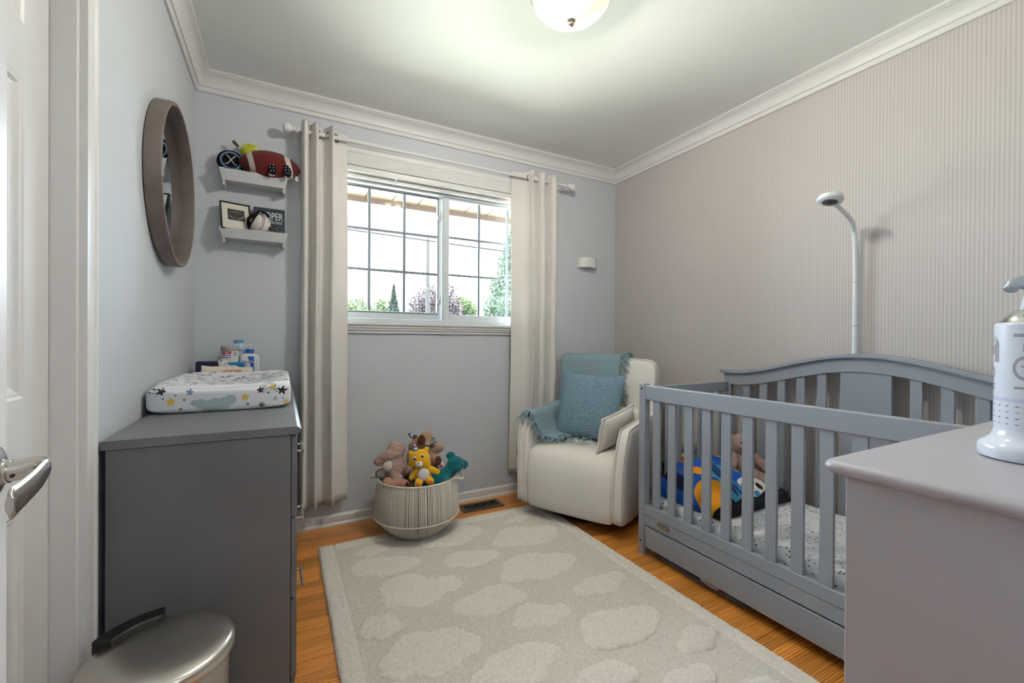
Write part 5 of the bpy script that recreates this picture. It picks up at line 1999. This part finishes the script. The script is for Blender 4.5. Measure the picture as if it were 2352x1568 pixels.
arch(lambda y: zt(y) - .020, zt, 2.664, 2.728, ys).build('headboard_cap', M_crib, cb_, smooth=30, bevel=.004)
ys2 = [yi0 + (yi1 - yi0) * i / NA for i in range(NA + 1)]
arch(lambda y: zt(y) - .084, lambda y: zt(y) - .019, 2.682, 2.712, ys2).build('headboard_rail', M_crib, cb_, smooth=30, bevel=.002)
CB(2.683, 2.712, yi0, yi1, .20, .262).build('back_rail', M_crib, cb_, smooth=0, bevel=.002)
CB(2.688, 2.706, CY - .100, CY + .092, .25, zt(CY) - .075).build('centre_board', M_crib, cb_, smooth=0, bevel=.002)
for s in (-1, 1):
    for k in range(5):
        yc = CY + s * (.176 + .0955 * k) - .004
        CB(2.690, 2.704, yc - .0195, yc + .0195, .25, zt(yc) - .078).build('back_slat', M_crib, cb_, smooth=0, bevel=.002)
Ryn = Matrix.Rotation(-PI / 2, 4, 'Y')
for z_ in (.842, .067):
    MB().lathe([(.0055, 0), (.0055, .0012)], 16, M=Ryn, c=(2.017 - CX + .0004, -1.0735 - CY, z_)).build('bolt', M_black, cb_)
MB().lathe([(.0065, 0), (.0065, .0012)], 16, M=Ryn, c=(2.683 - CX + .0004, -1.085 - CY, .565)).build('bolt', M_black, cb_)
MB().lathe([(.0045, 0), (.0045, .0012)], 16, M=Matrix.Rotation(PI / 2, 4, 'X'), c=(2.040 - CX, yi1 - CY + .0004, .475)).build('bolt', M_nickel, cb_)
bd = MB()
bd.ell((0, 0, 0), (.004, .040, .0165), None, 36, 12)
bo2 = bd.build('badge', mat('badge_brass', (128, 122, 112), .35, metal=1), cb_, smooth=180)
bo2.location = (2.0195 - CX, -1.218 - CY, .187)
pts = [(-.0042, .032 * math.cos(a), .0125 * math.sin(a)) for a in [2 * PI * k / 32 for k in range(32)]]
MB().tube(pts, .0012, 6, closed=True).build('badge_rim', mat('badge_light', (196, 188, 164), .3, metal=1), bo2, smooth=60)
text('badge_lettering', 'Graco', .017, mat('badge_light'), bo2, (-.0044, 0, 0), rot=(PI / 2, 0, -PI / 2), ext=.0006)

# mattress with printed sheet
M_sheet = bpy.data.materials.new('printed_sheet')
M_sheet.use_nodes = True
N, L = M_sheet.node_tree.nodes, M_sheet.node_tree.links
tc = N.new('ShaderNodeTexCoord')


def node_dots(scale, thr, col, prev, jitter=1.0, mapping=None):
    vo = N.new('ShaderNodeTexVoronoi'); vo.inputs['Scale'].default_value = scale
    if mapping:
        mp = N.new('ShaderNodeMapping'); mp.inputs['Scale'].default_value = mapping; mp.inputs['Rotation'].default_value = (0, 0, .5)
        L.new(tc.outputs['Object'], mp.inputs[0]); L.new(mp.outputs[0], vo.inputs['Vector'])
    else:
        L.new(tc.outputs['Object'], vo.inputs['Vector'])
    lt = N.new('ShaderNodeMath'); lt.operation = 'LESS_THAN'; lt.inputs[1].default_value = thr
    L.new(vo.outputs['Distance'], lt.inputs[0])
    mx = N.new('ShaderNodeMix'); mx.data_type = 'RGBA'; mx.inputs[7].default_value = lin(col)
    if isinstance(prev, tuple):
        mx.inputs[6].default_value = prev
    else:
        L.new(prev, mx.inputs[6])
    L.new(lt.outputs[0], mx.inputs[0])
    return mx.outputs[2]


c1 = node_dots(8, .16, (196, 202, 206), lin((226, 226, 230)))
wv = N.new('ShaderNodeTexNoise'); wv.inputs['Scale'].default_value = 11; wv.inputs['Detail'].default_value = 1
L.new(tc.outputs['Object'], wv.inputs['Vector'])
sb = N.new('ShaderNodeMath'); sb.operation = 'SUBTRACT'; sb.inputs[1].default_value = .52; L.new(wv.outputs['Fac'], sb.inputs[0])
ab = N.new('ShaderNodeMath'); ab.operation = 'ABSOLUTE'; L.new(sb.outputs[0], ab.inputs[0])
lt = N.new('ShaderNodeMath'); lt.operation = 'LESS_THAN'; lt.inputs[1].default_value = .010; L.new(ab.outputs[0], lt.inputs[0])
mx = N.new('ShaderNodeMix'); mx.data_type = 'RGBA'; mx.inputs[7].default_value = lin((186, 194, 202)); L.new(c1, mx.inputs[6]); L.new(lt.outputs[0], mx.inputs[0])
c2 = node_dots(46, .17, (62, 66, 78), mx.outputs[2])
c3 = node_dots(17, .085, (206, 176, 110), c2)
c4 = node_dots(30, .14, (70, 78, 92), c3, mapping=(1, 2.6, 1))
L.new(c4, N['Principled BSDF'].inputs['Base Color'])
N['Principled BSDF'].inputs['Roughness'].default_value = .9
mt = thing('crib_mattress', 'crib mattress in a white sheet with small printed marks', 'mattress', (2.366, CY, .20))
mm = MB()
mm.box(-.300, .300, -.640, .640, 0, .100)
mo = mm.build('mattress', M_sheet, mt, smooth=0, bevel=.035, seg=5)
sl = MB()
for i in range(11):
    sl.box(2.06, 2.67, YN + .08 + i * .12, YN + .13 + i * .12, .170, .198)
MB().box(2.052 - CX, 2.68 - CX, yi0 - CY, yi1 - CY, .185, .199).build('mattress_board', M_crib, cb_, smooth=0)

# crumpled picture blanket
bl_ = thing('picture_blanket', 'crumpled blanket in blue, orange and red lying in the crib', 'blanket', (2.36, -1.27, .30))
NB = 250


def bh(x, y):
    # height over the mattress; ridge towards the far end
    t = (y + .19) / .38                                     # 0 near .. 1 far
    h = .060 + .110 * max(0, min(1, t)) ** .8
    h *= max(0, 1 - abs(x / .27) ** 3.5) ** .5 * max(0, 1 - abs(y / .205) ** 4) ** .5
    h += .020 * noise.noise(Vector((x * 9, y * 9, 1))) * (h > .01) + .014 * math.sin(x * 26 + y * 20 + 3 * noise.noise(Vector((x * 6, y * 6, 5)))) * min(1, h / .05)
    return max(.0, h)


mb_ = MB()
mb_.grid(lambda u, v: (-.27 + .54 * u + .012 * noise.noise(Vector((u * 5, v * 5, 8))), -.205 + .41 * v + .012 * noise.noise(Vector((u * 5, v * 5, 11))), .004 + bh(-.27 + .54 * u, -.205 + .41 * v)), NB, NB)
bo_ = mb_.build('fleece', mat('printed_fleece', (30, 80, 170), .9, attr=True, bump=(300, .4, .002)), bl_, smooth=180, solid=.006)


def blcol(c):
    a = c[:, 0] * .8829 - c[:, 1] * .4695                    # across the heap
    z = c[:, 2] - c[:, 1] * .10
    P_ = np.array([(170, 190)])
    out = np.tile(np.array(lin((24, 84, 178))[:3]), (len(c), 1))

    def E(px, py, rx, ry, col_, rot=0):
        ca, cz = (px - 1670) / 459, .075 - (py - 1107) / 459
        dx, dz = a - ca, z - cz
        co, si = math.cos(rot), math.sin(rot)
        out[((dx * co + dz * si) * 459 / rx) ** 2 + ((-dx * si + dz * co) * 459 / ry) ** 2 < 1] = lin(col_)[:3]
    E(1575, 1068, 40, 14, (176, 96, 40))
    E(1540, 1075, 16, 20, (110, 50, 36))
    E(1640, 1056, 26, 9, (140, 140, 146))
    E(1655, 1062, 26, 12, (200, 62, 40))
    E(1560, 1100, 20, 14, (16, 24, 60))
    E(1625, 1122, 42, 40, (240, 158, 30))
    E(1605, 1160, 40, 16, (240, 158, 30))
    E(1644, 1112, 15, 11, (28, 20, 18), -.4)
    E(1640, 1128, 14, 8, (240, 236, 230))
    E(1662, 1088, 20, 30, (60, 158, 196), .5)
    E(1655, 1082, 5, 28, (20, 60, 110), .6)
    E(1668, 1085, 4, 26, (20, 60, 110), .6)
    E(1690, 1122, 26, 18, (206, 60, 36))
    E(1725, 1112, 36, 26, (226, 222, 214))
    E(1742, 1100, 22, 12, (226, 222, 214), -.5)
    E(1705, 1110, 11, 12, (22, 22, 26))
    E(1738, 1098, 8, 4, (22, 22, 26), -.5)
    E(1728, 1112, 7, 7, (60, 130, 190))
    E(1730, 1078, 40, 7, (214, 70, 44), -.3)
    E(1705, 1076, 20, 5, (240, 200, 60), -.2)
    E(1690, 1133, 22, 6, (120, 206, 190))
    E(1698, 1136, 9, 4, (150, 200, 60))
    E(1775, 1125, 20, 16, (180, 44, 36))
    E(1792, 1122, 12, 14, (214, 220, 206))
    out[c[:, 1] < -.168] = lin((14, 15, 22))[:3]
    out[c[:, 0] > .245] = lin((14, 15, 22))[:3]
    return out


paint(bo_, blcol)
MB().tube(smoothpath([(-.255, -.190, .020), (-.15, -.200, .026), (-.02, -.196, .022), (.12, -.200, .028), (.225, -.192, .030), (.262, -.12, .030), (.262, -.02, .034)], 6), .021, 12).build('rolled_hem', mat('black_fleece', (16, 17, 24), .95, bump=(300, .4, .002)), bl_, smooth=180)

# shaggy plush sitting against the crib end
cp2 = thing('crib_plush', 'shaggy mauve plush bear sitting at the far end of the crib', 'plush toy', (2.590, -1.235, .30), -.5)
blob('body', [('s', (0, 0, .125), (.060, .055, .085)), ('s', (-.010, -.012, .235), (.056, .052, .054)), ('s', (-.012, -.055, .228), (.028, .022, .022)), ('s', (-.055, .005, .270), (.018, .012, .018)), ('s', (.036, .005, .272), (.018, .012, .018)),
              ('c', (.045, -.01, .165), (.105, -.040, .120), .030, .028), ('c', (-.045, -.01, .165), (-.085, -.05, .13), .03, .028), ('c', (.03, -.03, .08), (.100, -.105, .050), .036, .030), ('c', (-.03, -.03, .06), (-.06, -.11, .04), .036, .030), ('s', (0, 0, .04), (.06, .05, .04))],
     M_mauve, cp2, .0055, 2, .010, .012)
MB().ell((-.008, -.078, .236), (.010, .006, .008)).build('nose', mat('brown_felt'), cp2, smooth=180)
for x_ in (-.032, .014):
    MB().ell((x_, -.058, .252), .005).build('eye', M_black, cp2, smooth=180)

# ------------------------------------------------------------------ camera stand behind the crib
ms = thing('baby_monitor', 'white baby monitor camera on a tall curved stand', 'baby monitor', (2.748, -1.683, 0))
M_mon = mat('monitor_white', (218, 222, 224), .35)
MB().box(-.014, .024, -.10, .10, 0, .010).build('foot', M_mon, ms, smooth=0, bevel=.003)
MB().tube([(0, 0, .008), (0, 0, .55), (-.002, 0, 1.06), (-.004, 0, 1.36)], [.0125, .0125, .0122, .0118], 16).build('lower_pole', M_mon, ms, smooth=60)
MB().tube(smoothpath([(-.004, 0, 1.35), (-.008, 0, 1.50), (-.016, 0, 1.585), (-.040, 0, 1.635), (-.085, 0, 1.662), (-.150, 0, 1.686), (-.19, 0, 1.700)], 5), .0108, 16).build('curved_arm', M_mon, ms, smooth=60)
for z_ in (1.16, 1.36):
    MB().lathe([(.0128, 0), (.0132, .001), (.0132, .003), (.0128, .004)], 20, c=(-.003, 0, z_)).build('joint_ring', mat('joint_grey', (176, 182, 186), .4), ms)
tl = rotm(y=.25)
hd = MB()
hd.lathe([(0, -.014), (.030, -.015), (.046, -.010), (.051, 0), (.046, .011), (.030, .016), (0, .017)], 40, M=tl, c=(-.226, 0, 1.712))
ho = hd.build('camera_head', M_mon, ms, smooth=180)
MB().lathe([(0, -.0175), (.024, -.0172), (.029, -.0150), (.029, -.012)], 32, M=tl, c=(-.226, 0, 1.712)).build('lens_ring', mat('lens_grey', (60, 58, 60), .3), ho, smooth=40)
MB().lathe([(0, -.0195), (.010, -.0190), (.012, -.0165)], 24, M=tl, c=(-.226, 0, 1.712)).build('lens', M_black, ho, smooth=40)

# ------------------------------------------------------------------ side table with books between chair and crib
sd = thing('side_table', 'low grey side table between the crib and the wall corner', 'table', (2.610, -.895, 0))
M_tab = mat('dark_grey_table', (74, 80, 84), .45)
MB().box(-.155, .155, -.130, .130, .335, .358).build('table_top', M_tab, sd, smooth=0, bevel=.003)
for sx in (-1, 1):
    for sy in (-1, 1):
        MB().box(sx * .135 - .012, sx * .135 + .012, sy * .112 - .012, sy * .112 + .012, 0, .336).build('leg', M_tab, sd, smooth=0)
bz_ = .358
cols = [((60, 120, 110), (176, 206, 190), 'teal'), ((224, 190, 60), (240, 236, 220), 'yellow'), ((196, 60, 50), (236, 230, 220), 'red'), ((226, 200, 70), (236, 232, 220), 'pale yellow'), ((70, 84, 160), (238, 234, 226), 'blue'), ((120, 80, 150), (236, 232, 224), 'purple'), ((110, 150, 90), (236, 234, 224), 'green')]
pos_w = ['at the bottom of the stack', 'second from the bottom', 'third from the bottom', 'in the middle of the stack', 'third from the top', 'second from the top', 'on top of the stack']
for i, (c0, c1_, nm) in enumerate(cols):
    th_ = (.016, .013, .010, .016, .014, .012, .010)[i]
    w_, d_ = (.110, .105, .112, .092, .085, .080, .074)[i], (.085, .080, .088, .075, .072, .068, .062)[i]
    bk2 = thing('picture_book', '%s picture book %s on the side table' % (nm, pos_w[i]), 'book', (2.600 + .012 * math.sin(i * 2), -.895 + .01 * math.cos(i), bz_), .12 * math.sin(i * 2.3), 'books stacked on the side table')
    mc_ = mat('book_' + nm.replace(' ', '_'), c0, .45)
    cv = MB()
    cv.box(-w_, w_, -d_, d_, 0, .002).box(-w_, w_, -d_, d_, th_ - .002, th_).box(-w_, -w_ + .003, -d_, d_, .002, th_ - .002)
    cv.build('cover', mc_, bk2, smooth=0)
    MB().box(-w_ + .004, w_ - .004, -d_ + .003, d_ - .003, .002, th_ - .002).build('pages', mat('pages_' + nm.replace(' ', '_'), c1_, .8), bk2, smooth=0)
    bz_ += th_ + .0004

# ------------------------------------------------------------------ flat grey bag under the crib
ub = thing('underbed_bag', 'flat grey storage bag lying under the crib drawer', 'storage bag', (2.20, -1.38, 0))
ug = MB()


def ubf(u, v):
    y = -.24 + .48 * u
    x0 = -.152 + .012 * math.sin(u * 3) - .010 * math.sin(PI * u)
    x = x0 + (.17 - x0) * v
    return (x, y, .006 + .016 * (abs(2 * u - 1) < .86) * (1 - abs(2 * v - 1) ** 4) + .004 * math.sin(u * 7 + 1) * (1 - v))


ug.grid(ubf, 30, 12).build('bag', mat('bag_grey', (96, 96, 100), .7), ub, smooth=180, solid=.006)
MB().tube(smoothpath([(-.140, -.020, .018), (-.148, -.060, .020), (-.146, -.090, .017), (-.136, -.110, .016)], 5), .006, 8).build('strap', mat('strap_cream', (206, 192, 180), .8), ub, smooth=60)
MB().tube([(-.138, -.110, .016), (-.134, -.150, .015)], .007, 8).build('red_toggle', mat('toggle_red', (120, 34, 36), .6), ub, smooth=60)

# ------------------------------------------------------------------ pale dresser at the right front
M_lav = mat('pale_grey_lavender_paint', (176, 172, 178), .4, bump=(90, .05, .001))
rd = thing('pale_dresser', 'pale grey dresser with rounded top in the right foreground', 'dresser', (1.605, -2.525, 0))
tx, ty = .400, .215
tpp = []
secs = []
for k in range(9):
    a = -PI / 2 + PI * k / 8
    secs.append((.878 + .012 * math.sin(a), .388 + .014 * math.cos(a), .206 + .014 * math.cos(a), .022))
stack(secs, 'top', M_lav, rd, smooth=50)
MB().box(-.378, .378, -.198, .192, .03, .868).build('carcass', M_lav, rd, smooth=0, bevel=.002)
for (z0, z1) in ((.60, .84), (.33, .58), (.06, .31)):
    do = MB().box(-.362, .362, .186, .1935, z0, z1).build('drawer', M_lav, rd, smooth=0, bevel=.004)
    for x_ in (-.2, .2):
        MB().lathe([(.006, 0), (.006, .012), (.014, .018), (.014, .024), (0, .028)], 20, M=Matrix.Rotation(-PI / 2, 4, 'X'), c=(x_, .193, (z0 + z1) / 2)).build('knob', M_nickel, do)
for sx in (-1, 1):
    for sy in (-1, 1):
        MB().box(sx * .35 - .025, sx * .35 + .025, sy * .17 - .022, sy * .17 + .018, 0, .032).build('foot', M_lav, rd, smooth=0)

# ceramic dispenser on it
jr = thing('ceramic_dispenser', 'white ceramic pump dispenser with grey animal print', 'dispenser', (1.512, -2.478, .890))
M_cer = mat('white_glaze', (216, 222, 234), .12, coat=.5)
MB().lathe([(0, 0), (.060, 0), (.065, .003), (.066, .008), (.066, .020), (.063, .026), (.056, .031), (.050, .037), (.0475, .044), (.046, .052), (.046, .085)], 64).build('base', M_cer, jr, smooth=45)
M_prt = mat('printed_ceramic', (216, 222, 234), .2, coat=.4, attr=True)
bd_ = MB()
NBu, NBv = 480, 220
bd_.grid(lambda u, v: (.0462 * math.cos(2 * PI * u), .0462 * math.sin(2 * PI * u), .050 + .176 * v), NBu, NBv, wrapu=True)
jo = bd_.build('printed_body', M_prt, jr, smooth=180)


def jarcol(c):
    W_ = np.array(lin((216, 222, 234))[:3])
    Gc = np.array(lin((158, 156, 166))[:3])
    out = np.tile(W_, (len(c), 1))
    an = np.arctan2(c[:, 1], c[:, 0])
    s = ((an + np.pi * .97) % (2 * np.pi)) * .0462             # arc length, starting at the side facing the room
    s = ((s + .05) % .104) - .052
    z = c[:, 2]

    def el(a, b, rx, rz):
        return ((s - a) / rx) ** 2 + ((z - b) / rz) ** 2 < 1
    # four-legged animal with a round ear and round eyes patch
    body = el(.018, .193, .022, .017) | ((np.abs(s - .004) < .007) & (z > .164) & (z < .19)) | ((np.abs(s - .034) < .006) & (z > .164) & (z < .19))
    out[body] = Gc
    out[el(.022, .200, .009, .008)] = W_
    out[el(.022, .200, .006, .005)] = Gc
    # smiling round face
    ring_ = el(-.028, .155, .015, .020) & ~el(-.028, .155, .0105, .0145)
    out[ring_] = Gc
    out[el(-.031, .158, .002, .002) | el(-.025, .158, .002, .002)] = Gc
    # upright animal with stripes
    up_ = (el(.016, .146, .014, .012) & ~el(.016, .144, .008, .007)) | (el(.016, .124, .013, .012) & ((z * 420).astype(int) % 3 != 0))
    out[up_] = Gc
    out[(np.abs(s + .010) < .003) & (z > .112) & (z < .134)] = Gc
    out[(np.abs(s + .034) < .007) & (np.abs(z - .122) < .002)] = Gc
    out[(np.abs(s + .030) < .012) & (z > .206) & (z < .212)] = Gc
    out[(np.abs(s + .028) < .003) & (z > .182) & (z < .194)] = Gc
    # ring band and tiny ticks below
    out[(z > .098) & (z < .104)] = np.array(lin((196, 204, 226))[:3])
    tick = (((z * 1000).astype(int) // 1) % 10 < 2) & (((s * 1000) % 13) < 4.5) & (z > .058) & (z < .092)
    out[tick] = Gc * .9
    return out


paint(jo, jarcol)
MB().lathe([(.0462, .225), (.0455, .229), (.043, .231), (.041, .231)], 48).build('shoulder_band', M_cer, jr, smooth=45)
MB().lathe([(.041, .230), (.038, .238), (.026, .250), (.015, .256), (.012, .258), (.012, .266)], 48).build('metal_collar', M_chrome, jr, smooth=45)
sp2 = MB()
sp2.tube(smoothpath([(.0, 0, .262), (.001, 0, .280), (-.006, 0, .293), (-.022, -.002, .298), (-.038, -.004, .294), (-.046, -.005, .284)], 6), [.0105] * 20 + [.0100] * 6 + [.009] * 4 + [.0065], 16)
so_ = sp2.build('pump_spout', mat('pump_grey', (168, 178, 184), .25, metal=.3), jr, smooth=60)
so_.rotation_euler = (0, 0, -.55)
MB().tube([(-.016, 0, .250), (-.010, 0, .275)], .006, 10).build('pump_lever', M_cer, jr, smooth=60).rotation_euler = (0, 0, -.55)

# ------------------------------------------------------------------ ceiling light
LPZ = 0
lp = thing('ceiling_light', 'flush ceiling light with glowing marbled glass bowl', 'light', (1.345, -1.38, 2.44))
MB().lathe([(.165, -.0005), (.168, -.010), (.166, -.022), (.160, -.036), (.157, -.058), (.150, -.068), (.144, -.068)], 64).build('metal_pan', mat('brushed_nickel', (186, 178, 164), .3, metal=1), lp, smooth=45)
MB().lathe([(0, -.006), (.140, -.006), (.141, -.066)], 48).build('dark_backing', mat('dark_backing_paint', (26, 22, 17), .7), lp, smooth=30)  # dark disc added behind the bulbs so the glass bowl does not burn out
M_bowl = bpy.data.materials.new('marbled_lit_glass')
M_bowl.use_nodes = True
N, L = M_bowl.node_tree.nodes, M_bowl.node_tree.links
N.remove(N['Principled BSDF'])
tc = N.new('ShaderNodeTexCoord')
nz = N.new('ShaderNodeTexNoise'); nz.inputs['Scale'].default_value = 7; nz.inputs['Detail'].default_value = 1; nz.inputs['Distortion'].default_value = .8
L.new(tc.outputs['Object'], nz.inputs['Vector'])
cr_ = N.new('ShaderNodeValToRGB')
cr_.color_ramp.elements[0].position = .35; cr_.color_ramp.elements[0].color = (.60, .50, .28, 1)
cr_.color_ramp.elements[1].position = .6; cr_.color_ramp.elements[1].color = (1.0, .92, .66, 1)
L.new(nz.outputs['Fac'], cr_.inputs[0])
em = N.new('ShaderNodeEmission'); L.new(cr_.outputs[0], em.inputs['Color']); em.inputs['Strength'].default_value = .55
tp_ = N.new('ShaderNodeBsdfTransparent'); tp_.inputs[0].default_value = (1, .97, .9, 1)
tl_ = N.new('ShaderNodeBsdfTranslucent'); tl_.inputs['Color'].default_value = (.012, .010, .006, 1)
m1 = N.new('ShaderNodeMixShader'); m1.inputs[0].default_value = .60
L.new(tl_.outputs[0], m1.inputs[1]); L.new(tp_.outputs[0], m1.inputs[2])
ad = N.new('ShaderNodeAddShader'); L.new(m1.outputs[0], ad.inputs[0]); L.new(em.outputs[0], ad.inputs[1])
L.new(ad.outputs[0], N['Material Output'].inputs['Surface'])
prb = [(.146, -.062)] + [(.146 * math.cos(a), -.066 - .094 * math.sin(a)) for a in [PI / 2 * k / 18 for k in range(1, 18)]] + [(.004, -.160)]
MB().lathe(prb, 64).build('glass_bowl', M_bowl, lp, smooth=180)
MB().lathe([(0, -.186), (.006, -.184), (.010, -.178), (.009, -.172), (.013, -.168), (.016, -.163), (.014, -.158), (0, -.156)], 28).build('finial', mat('brushed_nickel'), lp, smooth=45)
for s in (-1, 1):
    MB().ell((s * .045, 0, -.030), (.024, .024, .018), None, 20, 12).build('bulb', (lambda m: m)(mat('bulb_glass', (255, 250, 240), .3)), lp, smooth=180)
    ld = bpy.data.lights.new('bulb_light', 'POINT')
    ld.energy = LAMP_W / 2
    ld.color = (1.0, .98, .95)
    ld.shadow_soft_size = .03
    lo = bpy.data.objects.new('bulb_light', ld)
    link(lo, lp)
    lo.location = (s * .045, 0, -.080)
bm_ = mat('bulb_glass')
bm_.node_tree.nodes['Principled BSDF'].inputs['Emission Color'].default_value = (1, .92, .75, 1)
bm_.node_tree.nodes['Principled BSDF'].inputs['Emission Strength'].default_value = 9
bm_.cycles.emission_sampling = 'NONE'
M_bowl.cycles.emission_sampling = 'NONE'
